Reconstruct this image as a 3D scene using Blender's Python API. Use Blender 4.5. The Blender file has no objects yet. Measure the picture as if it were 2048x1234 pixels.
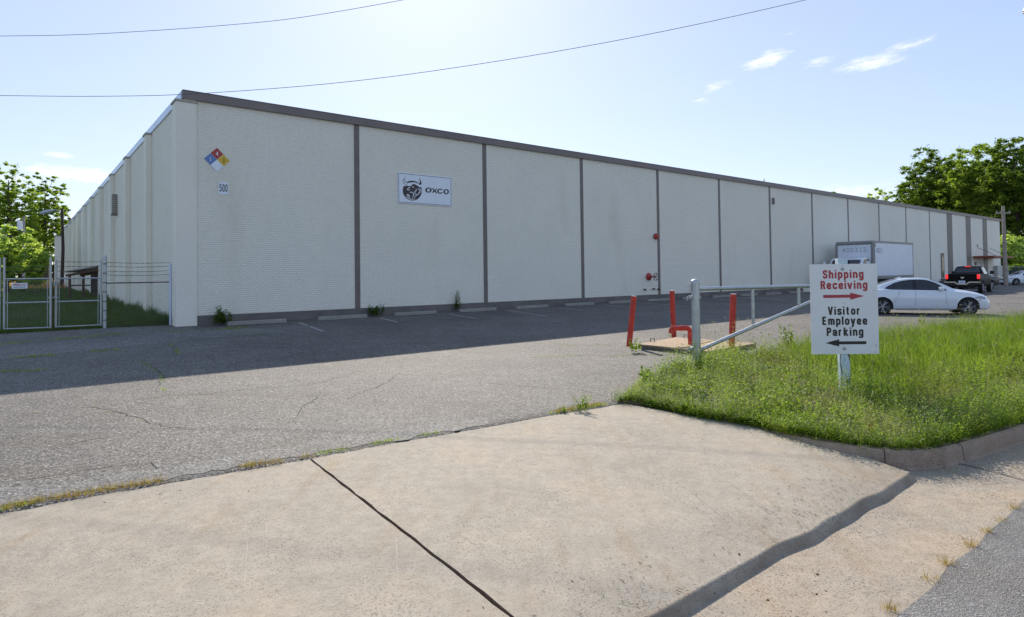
import bpy, bmesh, math, random
import numpy as np
from mathutils import Vector, Matrix, Euler
random.seed(7); rng = np.random.default_rng(7)
sc = bpy.context.scene
C = sc.collection
PI = math.pi

# ------------------------------------------------------------------ camera
FPX, CY, PITCH, ROLL, YAW = 1240.56, 523.92, 0.0207, -0.0126, 0.6725
CAMH = 1.75
B0 = (-10.5114, 18.967)
_cp, _sp, _cr, _sr = math.cos(PITCH), math.sin(PITCH), math.cos(ROLL), math.sin(ROLL)
FW = Vector((0, _cp, _sp)); _up = Vector((0, -_sp, _cp)); _rt = Vector((1, 0, 0))
RT = _rt*_cr + _up*_sr; UP = -_rt*_sr + _up*_cr
cam = bpy.data.cameras.new('camera'); camo = bpy.data.objects.new('camera', cam); C.objects.link(camo)
M = Matrix.Identity(4)
for i in range(3):
    M[i][0] = RT[i]; M[i][1] = UP[i]; M[i][2] = -FW[i]
M[2][3] = CAMH
camo.matrix_world = M
cam.sensor_width = 36; cam.lens = FPX/2048*36
cam.shift_y = (CY-617)/2048
cam.clip_start = 0.05; cam.clip_end = 3000
sc.camera = camo

# ------------------------------------------------------------------ sky, sun, exposure
SUN_AZ, SUN_EL = math.radians(-8.0), math.radians(35.8)
w = bpy.data.worlds.new('World'); sc.world = w; w.use_nodes = True
wn = w.node_tree.nodes; wl = w.node_tree.links
for n in list(wn): wn.remove(n)
def N(t, **k):
    n = wn.new(t)
    for a, b in k.items(): setattr(n, a, b)
    return n
out = N('ShaderNodeOutputWorld'); bg = N('ShaderNodeBackground'); sky = N('ShaderNodeTexSky', sky_type='NISHITA')
sky.sun_disc = False; sky.sun_elevation = SUN_EL; sky.sun_rotation = SUN_AZ
sky.air_density = 1.0; sky.dust_density = 0.5; sky.ozone_density = 2.0; sky.altitude = 200
bg.inputs['Strength'].default_value = 0.15
tc = N('ShaderNodeTexCoord'); sep = N('ShaderNodeSeparateXYZ'); wl.new(tc.outputs['Generated'], sep.inputs[0])
def wm(op, a, b=None, c=None):
    n = N('ShaderNodeMath', operation=op)
    for i, v in enumerate((a, b, c)):
        if v is None: continue
        if isinstance(v, (int, float)): n.inputs[i].default_value = v
        else: wl.new(v, n.inputs[i])
    return n.outputs[0]
az = wm('ARCTAN2', sep.outputs[0], sep.outputs[1]); el = wm('ARCSINE', sep.outputs[2])
# thin cirrus streaks: clumps at a few places in the sky, torn by noise
cx = N('ShaderNodeCombineXYZ'); wl.new(az, cx.inputs[0]); wl.new(wm('MULTIPLY', wm('SUBTRACT', el, wm('MULTIPLY', az, 0.10)), 4.2), cx.inputs[1])
nz = N('ShaderNodeTexNoise'); nz.inputs['Scale'].default_value = 36; nz.inputs['Detail'].default_value = 8; nz.inputs['Roughness'].default_value = 0.72; nz.inputs['Distortion'].default_value = 0.5
wl.new(cx.outputs[0], nz.inputs['Vector'])
mask = None
def blob(a0, e0, sa, se, k, tilt=0.0):
    global mask
    da = wm('SUBTRACT', az, math.radians(a0)); de = wm('SUBTRACT', wm('SUBTRACT', el, math.radians(e0)), wm('MULTIPLY', da, tilt))
    q = wm('ADD', wm('POWER', wm('MULTIPLY', da, 1/math.radians(sa)), 2.0), wm('POWER', wm('MULTIPLY', de, 1/math.radians(se)), 2.0))
    g = wm('MULTIPLY', wm('EXPONENT', wm('MULTIPLY', q, -1.0)), k)
    mask = g if mask is None else wm('MAXIMUM', mask, g)
blob(22.6, 17.6, 2.4, 0.8, 1.0, 0.22); blob(18.6, 16.0, 2.0, 0.6, 0.75, 0.3); blob(17.3, 14.9, 1.3, 0.4, 0.7, 0.1); blob(30.4, 16.2, 3.2, 0.8, 0.95, 0.08)
blob(26.6, 16.9, 2.0, 0.6, 0.75, 0.1); blob(33.0, 17.0, 2.6, 0.6, 0.8, 0.1); blob(36.5, 20.0, 3.0, 0.5, 0.6, 0.15); blob(24.8, 19.4, 1.4, 0.3, 0.6, 0.2)
blob(-35.0, 8.0, 4.6, 0.8, 1.0, -0.03); blob(-36.2, 9.3, 1.4, 0.35, 0.9); blob(-38.5, 7.3, 4.0, 0.5, 0.8)
blob(28.0, 6.2, 9.0, 1.3, 0.75, 0.05); blob(20.0, 5.0, 7.0, 0.8, 0.7, 0.05); blob(-52.0, 13.0, 9.0, 0.7, 0.7, 0.1); blob(52.0, 12.0, 9.0, 1.2, 0.8, 0.1)
mr = N('ShaderNodeMapRange', interpolation_type='SMOOTHSTEP'); mr.inputs[1].default_value = 0.84; mr.inputs[2].default_value = 1.34
wl.new(wm('ADD', nz.outputs['Fac'], wm('MULTIPLY', mask, 0.75)), mr.inputs[0])
veil = N('ShaderNodeMix', data_type='RGBA'); veil.inputs['A'].default_value = (1, 1, 1, 1)
mx = N('ShaderNodeMix', data_type='RGBA'); wl.new(wm('MULTIPLY', mr.outputs[0], 0.8), mx.inputs['Factor'])
# gamma flattens the sky's brightness so shaded faces get more fill (same curve everywhere)
gm = N('ShaderNodeGamma'); gm.inputs['Gamma'].default_value = 0.52; wl.new(sky.outputs[0], gm.inputs['Color'])
tn = N('ShaderNodeMix', data_type='RGBA', blend_type='MULTIPLY'); tn.inputs['Factor'].default_value = 1; wl.new(gm.outputs[0], tn.inputs['A']); tn.inputs['B'].default_value = (1.17, 1.22, 1.40, 1)
wl.new(tn.outputs['Result'], mx.inputs['A'])
mx.inputs['B'].default_value = (4.4, 4.4, 4.4, 1)
wl.new(mx.outputs['Result'], bg.inputs['Color']); wl.new(bg.outputs[0], out.inputs[0])
sun = bpy.data.lights.new('sun', 'SUN'); suno = bpy.data.objects.new('sun', sun); C.objects.link(suno)
sun.energy = 3.05; sun.angle = math.radians(0.53); sun.color = (1.0, 0.905, 0.775)
sd = Vector((math.sin(SUN_AZ)*math.cos(SUN_EL), math.cos(SUN_AZ)*math.cos(SUN_EL), math.sin(SUN_EL)))
suno.rotation_euler = (-sd).to_track_quat('-Z', 'Y').to_euler()
suno.location = sd*50
sc.view_settings.view_transform = 'Standard'; sc.view_settings.look = 'None'
sc.view_settings.gamma = 1; sc.view_settings.use_curve_mapping = False
sc.view_settings.exposure = 0.90

# ------------------------------------------------------------------ frames of the place
U = np.array([math.cos(YAW), math.sin(YAW)]); V = np.array([-U[1], U[0]]); Bv = np.array(B0)
WV = float(Bv@V); US = float(Bv@U)
def gz(x, y):
    """height of the lot: level near the street, rising gently to the wall"""
    wv = x*V[0] + y*V[1]
    t = np.clip((wv-9)/(WV-9), 0, 1)
    return 0.29*t*t*(1.6-0.6*t)*1.0 + np.where(wv > WV, 0.0145*np.minimum(wv-WV, 120), 0)
def ray(px, py):
    return FW + RT*((px-1024)/FPX) + UP*((CY-py)/FPX)
def G(px, py, off=0.0):
    d = ray(px, py); z = 0.0
    for _ in range(12):
        t = (z+off-CAMH)/d[2]; x, y = d[0]*t, d[1]*t; z = float(gz(x, y))
    return Vector((x, y, z+off))
def D(px, py, Y):
    d = ray(px, py); t = Y/d[1]; return Vector((d[0]*t, Y, CAMH+d[2]*t))
def SW(s, t, z=None):
    """s metres along the front wall, t metres in front of it"""
    p = Bv + s*U - t*V
    return Vector((p[0], p[1], float(gz(p[0], p[1])) if z is None else z))
def Wl(px, py):
    d = np.array(ray(px, py)); t = (Bv@V)/(d[:2]@V); P = d*t; return float((P[:2]-Bv)@U), CAMH+P[2]
def WLl(px, py, uo=0.4):
    d = np.array(ray(px, py)); b = Bv+uo*U; t = (b@U)/(d[:2]@U); P = d*t; return float((P[:2]-b)@V), CAMH+P[2]

# ------------------------------------------------------------------ materials
def new_mat(name):
    m = bpy.data.materials.new(name); m.use_nodes = True
    nt = m.node_tree; b = nt.nodes['Principled BSDF']; return m, nt, b
class NT:
    def __init__(s, nt): s.nt = nt
    def n(s, t, **k):
        n = s.nt.nodes.new(t)
        for a, b in k.items(): setattr(n, a, b)
        return n
    def l(s, a, b): s.nt.links.new(a, b)
    def pos(s): return s.n('ShaderNodeNewGeometry').outputs['Position']
    def obj(s): return s.n('ShaderNodeTexCoord').outputs['Object']
    def noise(s, vec, scale, detail=4, rough=0.55, mapscale=None):
        if mapscale:
            mp = s.n('ShaderNodeMapping'); mp.inputs['Scale'].default_value = mapscale; s.l(vec, mp.inputs[0]); vec = mp.outputs[0]
        n = s.n('ShaderNodeTexNoise'); n.inputs['Scale'].default_value = scale; n.inputs['Detail'].default_value = detail; n.inputs['Roughness'].default_value = rough
        s.l(vec, n.inputs['Vector']); return n.outputs['Fac']
    def ramp(s, f, stops):
        r = s.n('ShaderNodeValToRGB'); e = r.color_ramp.elements
        while len(e) < len(stops): e.new(0.5)
        for i, (p, c) in enumerate(stops):
            e[i].position = p; e[i].color = (*c, 1) if len(c) == 3 else c
        s.l(f, r.inputs[0]); return r.outputs[0]
    def mix(s, f, a, b, bt='MIX'):
        m = s.n('ShaderNodeMix', data_type='RGBA', blend_type=bt)
        for k, v in (('Factor', f), ('A', a), ('B', b)):
            if isinstance(v, (int, float)): m.inputs[k].default_value = v
            elif isinstance(v, tuple): m.inputs[k].default_value = (*v, 1) if len(v) == 3 else v
            else: s.l(v, m.inputs[k])
        return m.outputs['Result']
    def bump(s, h, b, strength=0.5, dist=0.01, prev=None):
        n = s.n('ShaderNodeBump'); n.inputs['Strength'].default_value = strength; n.inputs['Distance'].default_value = dist
        s.l(h, n.inputs['Height'])
        if prev: s.l(prev, n.inputs['Normal'])
        s.l(n.outputs[0], b.inputs['Normal']); return n.outputs[0]
def g3(v): return (v, v, v)
def simple(name, col, rough=0.6, metal=0.0, var=0.12, scale=6.0, bump=0.0, spec=0.5, emit=None, coat=0):
    m, nt, b = new_mat(name); T = NT(nt)
    f = T.noise(T.pos(), scale, 5)
    c2 = tuple(max(0, c*(1-var)) for c in col); c1 = tuple(min(1, c*(1+var)) for c in col)
    T.l(T.ramp(f, [(0.3, c2), (0.7, c1)]), b.inputs['Base Color'])
    b.inputs['Roughness'].default_value = rough; b.inputs['Metallic'].default_value = metal
    b.inputs['Specular IOR Level'].default_value = spec
    if coat: b.inputs['Coat Weight'].default_value = coat; b.inputs['Coat Roughness'].default_value = 0.04
    if bump: T.bump(T.noise(T.pos(), scale*8, 4), b, 0.5, bump)
    if emit: b.inputs['Emission Color'].default_value = (*emit[0], 1); b.inputs['Emission Strength'].default_value = emit[1]
    return m
def asphalt(name, dark, light, vs=75):
    m, nt, b = new_mat(name); T = NT(nt); p = T.pos()
    v = T.n('ShaderNodeTexVoronoi'); v.inputs['Scale'].default_value = vs; T.l(p, v.inputs['Vector'])
    agg = T.ramp(v.outputs['Color'], [(0.12, dark), (0.5, tuple((a+c)/2 for a, c in zip(dark, light))), (0.85, light), (0.99, tuple(min(1, c*2.1) for c in light))])
    big = T.ramp(T.noise(p, 0.35, 6, 0.6), [(0.3, g3(0.74)), (0.7, g3(1.14))])
    c = T.mix(1.0, agg, big, 'MULTIPLY')
    mid = T.ramp(T.noise(p, 3.0, 6, 0.7), [(0.35, g3(0.86)), (0.65, g3(1.08))])
    c = T.mix(1.0, c, mid, 'MULTIPLY')
    st = T.ramp(T.noise(p, 0.9, 3, 0.5, (0.35, 1.6, 1)), [(0.55, (1, 1, 1)), (0.75, (0.88, 0.84, 0.78))])
    c = T.mix(1.0, c, st, 'MULTIPLY')
    T.l(c, b.inputs['Base Color'])
    b.inputs['Roughness'].default_value = 0.78; b.inputs['Specular IOR Level'].default_value = 0.35
    n1 = T.bump(v.outputs['Distance'], b, 0.9, 0.006)
    T.bump(T.noise(p, 30, 3), b, 0.4, 0.01, n1)
    return m
def concrete(name, base, warm, agg=0.4, seed=0.0):
    m, nt, b = new_mat(name); T = NT(nt); p = T.pos()
    c = T.ramp(T.noise(p, 1.1, 7, 0.62), [(0.3, tuple(x*0.86 for x in base)), (0.5, base), (0.72, warm)])
    c = T.mix(1.0, c, T.ramp(T.noise(p, 9, 6, 0.7), [(0.33, g3(0.85)), (0.66, g3(1.09))]), 'MULTIPLY')
    v = T.n('ShaderNodeTexVoronoi'); v.inputs['Scale'].default_value = 120; T.l(p, v.inputs['Vector'])
    sp = T.ramp(v.outputs['Color'], [(0.10, g3(1-agg)), (0.35, g3(1.0)), (0.9, g3(1.12))])
    worn = T.ramp(T.noise(p, 1.6, 4, 0.6), [(0.42, g3(0.55)), (0.62, g3(1.0))])
    c = T.mix(worn, c, T.mix(1.0, c, sp, 'MULTIPLY'))
    # rust and tyre streaks
    c = T.mix(1.0, c, T.ramp(T.noise(p, 2.2, 4, 0.6, (2.2, 0.35, 1)), [(0.56, (1, 1, 1)), (0.78, (0.90, 0.82, 0.72))]), 'MULTIPLY')
    at = T.n('ShaderNodeAttribute', attribute_name='stain'); sm_ = T.n('ShaderNodeMath', operation='MULTIPLY'); T.l(at.outputs['Fac'], sm_.inputs[0]); T.l(T.ramp(T.noise(p, 18, 5, 0.7), [(0.3, g3(0.55)), (0.6, g3(1.0))]), sm_.inputs[1])
    c = T.mix(sm_.outputs[0], c, (0.17, 0.115, 0.075))
    dots = T.ramp(T.noise(p, 55, 2, 0.5), [(0.74, (1, 1, 1)), (0.80, (0.45, 0.42, 0.38))])
    c = T.mix(1.0, c, dots, 'MULTIPLY')
    T.l(c, b.inputs['Base Color']); b.inputs['Roughness'].default_value = 0.82; b.inputs['Specular IOR Level'].default_value = 0.3
    n1 = T.bump(T.noise(p, 90, 4, 0.7), b, 0.55, 0.004)
    T.bump(v.outputs['Distance'], b, 0.35*agg, 0.004, n1)
    return m
def foliage(name, a, bcol, trans=0.45, scale=1.5, third=None, rough=0.5):
    m, nt, b = new_mat(name); T = NT(nt); p = T.pos()
    stops = [(0.28, a), (0.60, bcol)] + ([(0.78, third)] if third else [])
    c = T.ramp(T.noise(p, scale, 3, 0.7), stops)
    hs = T.ramp(T.noise(p, scale*6, 2), [(0.35, g3(0.86)), (0.65, g3(1.12))])
    c = T.mix(1.0, c, hs, 'MULTIPLY')
    T.l(c, b.inputs['Base Color']); b.inputs['Roughness'].default_value = rough; b.inputs['Specular IOR Level'].default_value = 0.18
    tr = T.n('ShaderNodeBsdfTranslucent')
    T.l(T.mix(1.0, c, (1.75, 1.75, 0.8), 'MULTIPLY'), tr.inputs['Color'])
    mxs = T.n('ShaderNodeMixShader'); mxs.inputs[0].default_value = trans
    T.l(b.outputs[0], mxs.inputs[1]); T.l(tr.outputs[0], mxs.inputs[2])
    T.l(mxs.outputs[0], nt.nodes['Material Output'].inputs[0]); return m
def paint_wall(name, col, grime=(0.80, 0.78, 0.72), lines=False):
    m, nt, b = new_mat(name); T = NT(nt); p = T.pos()
    c = T.ramp(T.noise(p, 0.5, 5, 0.6), [(0.3, tuple(x*0.95 for x in col)), (0.7, col)])
    c = T.mix(1.0, c, T.ramp(T.noise(p, 0.7, 3, 0.5, (1, 1, 0.25)), [(0.6, (1, 1, 1)), (1.0, grime)]), 'MULTIPLY')
    c = T.mix(1.0, c, T.ramp(T.noise(p, 14, 4, 0.7), [(0.3, g3(0.95)), (0.7, g3(1.03))]), 'MULTIPLY')
    if lines:
        sp = T.n('ShaderNodeSeparateXYZ'); T.l(p, sp.inputs[0])
        mm = T.n('ShaderNodeMath', operation='MULTIPLY'); mm.inputs[1].default_value = 1/0.0677; T.l(sp.outputs[2], mm.inputs[0])
        fr = T.n('ShaderNodeMath', operation='FRACT'); T.l(mm.outputs[0], fr.inputs[0])
        T.bump(T.ramp(fr.outputs[0], [(0.0, g3(0)), (0.12, g3(1)), (0.88, g3(1)), (1.0, g3(0))]), b, 0.6, 0.004)
    else:
        T.bump(T.noise(p, 60, 3), b, 0.3, 0.002)
    T.l(c, b.inputs['Base Color']); b.inputs['Roughness'].default_value = 0.62; return m
def metal_mat(name, col, rough=0.45, metal=0.85):
    m, nt, b = new_mat(name); T = NT(nt); p = T.pos()
    T.l(T.ramp(T.noise(p, 9, 5, 0.7), [(0.3, tuple(x*0.75 for x in col)), (0.7, col)]), b.inputs['Base Color'])
    b.inputs['Metallic'].default_value = metal
    T.l(T.ramp(T.noise(p, 22, 4), [(0.3, g3(rough*0.8)), (0.7, g3(min(1, rough*1.25)))]), b.inputs['Roughness']); return m

m_asph = asphalt('worn_asphalt', (0.038, 0.036, 0.034), (0.245, 0.230, 0.208), 52)
m_asph2 = asphalt('older_asphalt', (0.060, 0.060, 0.058), (0.27, 0.262, 0.245), 52)
m_road = asphalt('street_asphalt', (0.13, 0.126, 0.122), (0.30, 0.29, 0.275), 120)
m_crack = simple('crack_dirt', (0.03, 0.026, 0.02), 0.95, var=0.4, scale=30)
m_conc = concrete('apron_concrete', (0.365, 0.325, 0.262), (0.395, 0.332, 0.250), 0.5)
m_gut = concrete('gutter_concrete', (0.355, 0.305, 0.242), (0.40, 0.315, 0.222), 0.75)
m_kerb = concrete('kerb_concrete', (0.33, 0.25, 0.19), (0.36, 0.235, 0.16), 0.5)
m_stop = concrete('wheel_stop_concrete', (0.30, 0.285, 0.25), (0.33, 0.31, 0.26), 0.3)
m_slab = concrete('vault_concrete', (0.40, 0.30, 0.20), (0.46, 0.33, 0.20), 0.3)
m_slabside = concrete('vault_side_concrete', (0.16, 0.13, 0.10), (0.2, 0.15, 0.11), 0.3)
m_white = paint_wall('painted_brick', (0.90, 0.85, 0.74))
m_wfar = paint_wall('painted_brick_far', (0.90, 0.86, 0.76), lines=True)
m_pil = paint_wall('painted_pilaster', (0.90, 0.85, 0.74), lines=True)
m_brown = simple('taupe_paint', (0.185, 0.150, 0.135), 0.5, var=0.12, scale=2.5, bump=0.001)
m_plinth = simple('taupe_plinth_paint', (0.165, 0.145, 0.135), 0.7, var=0.2, scale=1.5, bump=0.003)
m_fascia = simple('taupe_fascia_metal', (0.20, 0.165, 0.155), 0.42, 0.2, var=0.1, scale=1.2)
m_flash = simple('pale_blue_flashing', (0.56, 0.66, 0.82), 0.35, 0.3, var=0.08, scale=1.0)
m_cap = simple('pilaster_cap_paint', (0.42, 0.39, 0.35), 0.7, var=0.15)
m_roof = simple('roof_membrane', (0.2, 0.2, 0.2), 0.9, var=0.2)
m_grayw = simple('louver_grey', (0.22, 0.19, 0.16), 0.6, var=0.3, scale=8)
m_red = simple('red_enamel', (0.52, 0.035, 0.022), 0.38, var=0.25, scale=7, bump=0.0015)
m_darkred = simple('dark_red_enamel', (0.40, 0.035, 0.03), 0.42, var=0.2, scale=9)
m_galv = metal_mat('galvanised_steel', (0.50, 0.53, 0.55), 0.42, 0.75)
m_galv2 = metal_mat('chain_link_steel', (0.42, 0.44, 0.45), 0.5, 0.6)
m_rust = simple('rusty_steel', (0.10, 0.06, 0.04), 0.8, 0.3, var=0.4, scale=20)
m_blk = simple('black_plastic', (0.012, 0.012, 0.013), 0.45, var=0.1)
m_rubber = simple('tyre_rubber', (0.018, 0.018, 0.018), 0.8, var=0.2, scale=20)
m_rim = metal_mat('alloy_rim', (0.34, 0.35, 0.37), 0.35, 0.8)
m_chrome = metal_mat('chrome', (0.8, 0.8, 0.8), 0.12, 1.0)
m_glass = simple('tinted_glass', (0.012, 0.014, 0.018), 0.06, var=0.1, spec=0.9)
m_glass2 = simple('windscreen_glass', (0.05, 0.065, 0.09), 0.05, var=0.1, spec=1.0)
m_carw = simple('white_car_paint', (0.74, 0.79, 0.85), 0.25, var=0.02, scale=1, coat=1.0)
m_carb = simple('black_car_paint', (0.007, 0.006, 0.006), 0.5, var=0.1, scale=1, spec=0.14)
m_card = simple('charcoal_car_paint', (0.014, 0.014, 0.017), 0.3, var=0.1, scale=1, coat=0.3)
m_box = simple('truck_box_panel', (0.78, 0.82, 0.90), 0.4, var=0.04, scale=1.5)
m_boxfr = simple('truck_box_trim', (0.28, 0.27, 0.27), 0.45, 0.3, var=0.15)
m_ghost = simple('faded_number', (0.50, 0.52, 0.58), 0.5, var=0.1)
m_tail = simple('lit_tail_lamp', (0.7, 0.02, 0.02), 0.3, var=0.05, emit=((1.0, 0.03, 0.03), 0.5))
m_amber = simple('amber_marker', (0.8, 0.18, 0.03), 0.3, var=0.1)
m_lamp = simple('headlamp_lens', (0.30, 0.33, 0.36), 0.1, var=0.3, scale=30, spec=0.9)
m_signw = simple('sign_white', (0.80, 0.80, 0.80), 0.35, var=0.04, scale=3)
m_signb = simple('sign_white_cool', (0.82, 0.86, 0.93), 0.4, var=0.02, scale=2)
m_sred = simple('sign_red', (0.42, 0.04, 0.05), 0.4, var=0.08, scale=10)
m_sblk = simple('sign_black', (0.022, 0.018, 0.016), 0.4, var=0.1, scale=10)
m_bull = simple('emblem_dark_brown', (0.045, 0.032, 0.035), 0.4, var=0.1)
m_dred = simple('diamond_red', (0.42, 0.045, 0.035), 0.4, var=0.05)
m_dblue = simple('diamond_blue', (0.12, 0.22, 0.50), 0.4, var=0.05)
m_dyel = simple('diamond_yellow', (0.72, 0.47, 0.03), 0.4, var=0.05)
m_navy = simple('sign_navy', (0.05, 0.06, 0.16), 0.4)
m_line = simple('faded_line_paint', (0.34, 0.34, 0.34), 0.8, var=0.35, scale=12)
m_canopy = simple('red_brown_canopy', (0.26, 0.06, 0.025), 0.5, var=0.15)
m_door = simple('door_paint', (0.55, 0.56, 0.55), 0.5, var=0.05)
m_grey = simple('grey_equipment', (0.45, 0.50, 0.56), 0.4, 0.4, var=0.1)
m_wood = simple('weathered_brown_wood', (0.115, 0.062, 0.04), 0.8, var=0.3, scale=12, bump=0.004)
m_woodd = simple('dark_brown_board', (0.045, 0.026, 0.018), 0.85, var=0.3, scale=6)
m_pole = simple('dark_pole_wood', (0.07, 0.05, 0.04), 0.9, var=0.25, scale=9)
m_polel = simple('pale_pole_wood', (0.36, 0.30, 0.25), 0.85, var=0.2, scale=5)
m_wire = simple('wire_black', (0.10, 0.10, 0.12), 0.5)
m_bark = simple('tree_bark', (0.075, 0.055, 0.042), 0.9, var=0.35, scale=7, bump=0.01)
m_soil = simple('soil', (0.10, 0.085, 0.05), 0.95, var=0.4, scale=8, bump=0.01)
m_dirt = simple('gutter_dirt', (0.115, 0.085, 0.062), 0.95, var=0.35, scale=14, bump=0.004)
m_scuff = simple('pale_scuff', (0.43, 0.40, 0.345), 0.8, var=0.2, scale=40)
m_litter = simple('dead_leaf', (0.09, 0.05, 0.03), 0.8, var=0.4, scale=40)
m_cloth = simple('peeling_white', (0.55, 0.66, 0.72), 0.7, var=0.05)
m_leafA = foliage('leaf_bright', (0.13, 0.20, 0.030), (0.22, 0.31, 0.055), 0.55, 0.5, (0.27, 0.36, 0.075))
m_leafB = foliage('leaf_dark', (0.065, 0.115, 0.018), (0.125, 0.195, 0.030), 0.52, 0.45, (0.16, 0.24, 0.04))
m_leafP = foliage('pine_needles', (0.065, 0.085, 0.024), (0.13, 0.145, 0.04), 0.38, 0.6)
m_leafL = foliage('leaf_pale', (0.24, 0.33, 0.08), (0.36, 0.46, 0.16), 0.55, 0.8)
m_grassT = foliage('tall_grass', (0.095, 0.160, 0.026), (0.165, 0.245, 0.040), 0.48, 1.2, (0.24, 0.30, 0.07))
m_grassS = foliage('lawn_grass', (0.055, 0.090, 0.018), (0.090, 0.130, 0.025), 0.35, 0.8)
m_weed = foliage('low_weeds', (0.13, 0.215, 0.025), (0.23, 0.32, 0.045), 0.55, 1.8, (0.37, 0.38, 0.10))
m_weed2 = foliage('grey_green_weed', (0.18, 0.27, 0.05), (0.29, 0.38, 0.09), 0.55, 2.2, (0.40, 0.42, 0.14))
m_dry = foliage('dry_grass', (0.24, 0.15, 0.06), (0.30, 0.24, 0.09), 0.40, 9, (0.18, 0.23, 0.06))
m_seed = foliage('seed_heads', (0.22, 0.22, 0.16), (0.28, 0.27, 0.21), 0.35, 6)
m_redgrass = foliage('reddish_field', (0.40, 0.20, 0.11), (0.46, 0.30, 0.15), 0.45, 0.6, (0.24, 0.28, 0.07))
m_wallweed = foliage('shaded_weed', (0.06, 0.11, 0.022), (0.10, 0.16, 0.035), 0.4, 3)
m_clov = foliage('clover_leaf', (0.035, 0.075, 0.016), (0.075, 0.135, 0.025), 0.38, 2.0)
m_dryw = foliage('olive_weed', (0.16, 0.17, 0.05), (0.27, 0.25, 0.08), 0.45, 2.4, (0.34, 0.27, 0.12))
m_flow = simple('clover_white', (0.75, 0.70, 0.66), 0.7, var=0.2, scale=30)
m_yel = simple('yellow_petal', (0.85, 0.42, 0.02), 0.6, var=0.1)
# peeling post
def peeling():
    m, nt, b = new_mat('peeling_painted_wood'); T = NT(nt); p = T.pos()
    f = T.noise(p, 26, 5, 0.65, (1, 1, 0.16))
    T.l(T.ramp(f, [(0.56, (0.56, 0.68, 0.74)), (0.60, (0.10, 0.075, 0.06))]), b.inputs['Base Color'])
    b.inputs['Roughness'].default_value = 0.75; T.bump(f, b, 0.5, 0.004); return m
m_peel = peeling()
def groundmat():
    m, nt, b = new_mat('grassy_ground'); T = NT(nt); p = T.pos()
    c = T.ramp(T.noise(p, 0.25, 6, 0.65), [(0.3, (0.035, 0.06, 0.014)), (0.6, (0.06, 0.09, 0.02)), (0.8, (0.085, 0.08, 0.03))])
    c = T.mix(1.0, c, T.ramp(T.noise(p, 6, 5, 0.7), [(0.3, g3(0.7)), (0.7, g3(1.2))]), 'MULTIPLY')
    T.l(c, b.inputs['Base Color']); b.inputs['Roughness'].default_value = 0.95; T.bump(T.noise(p, 20, 4), b, 0.8, 0.03); return m
m_ground = groundmat()

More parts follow.
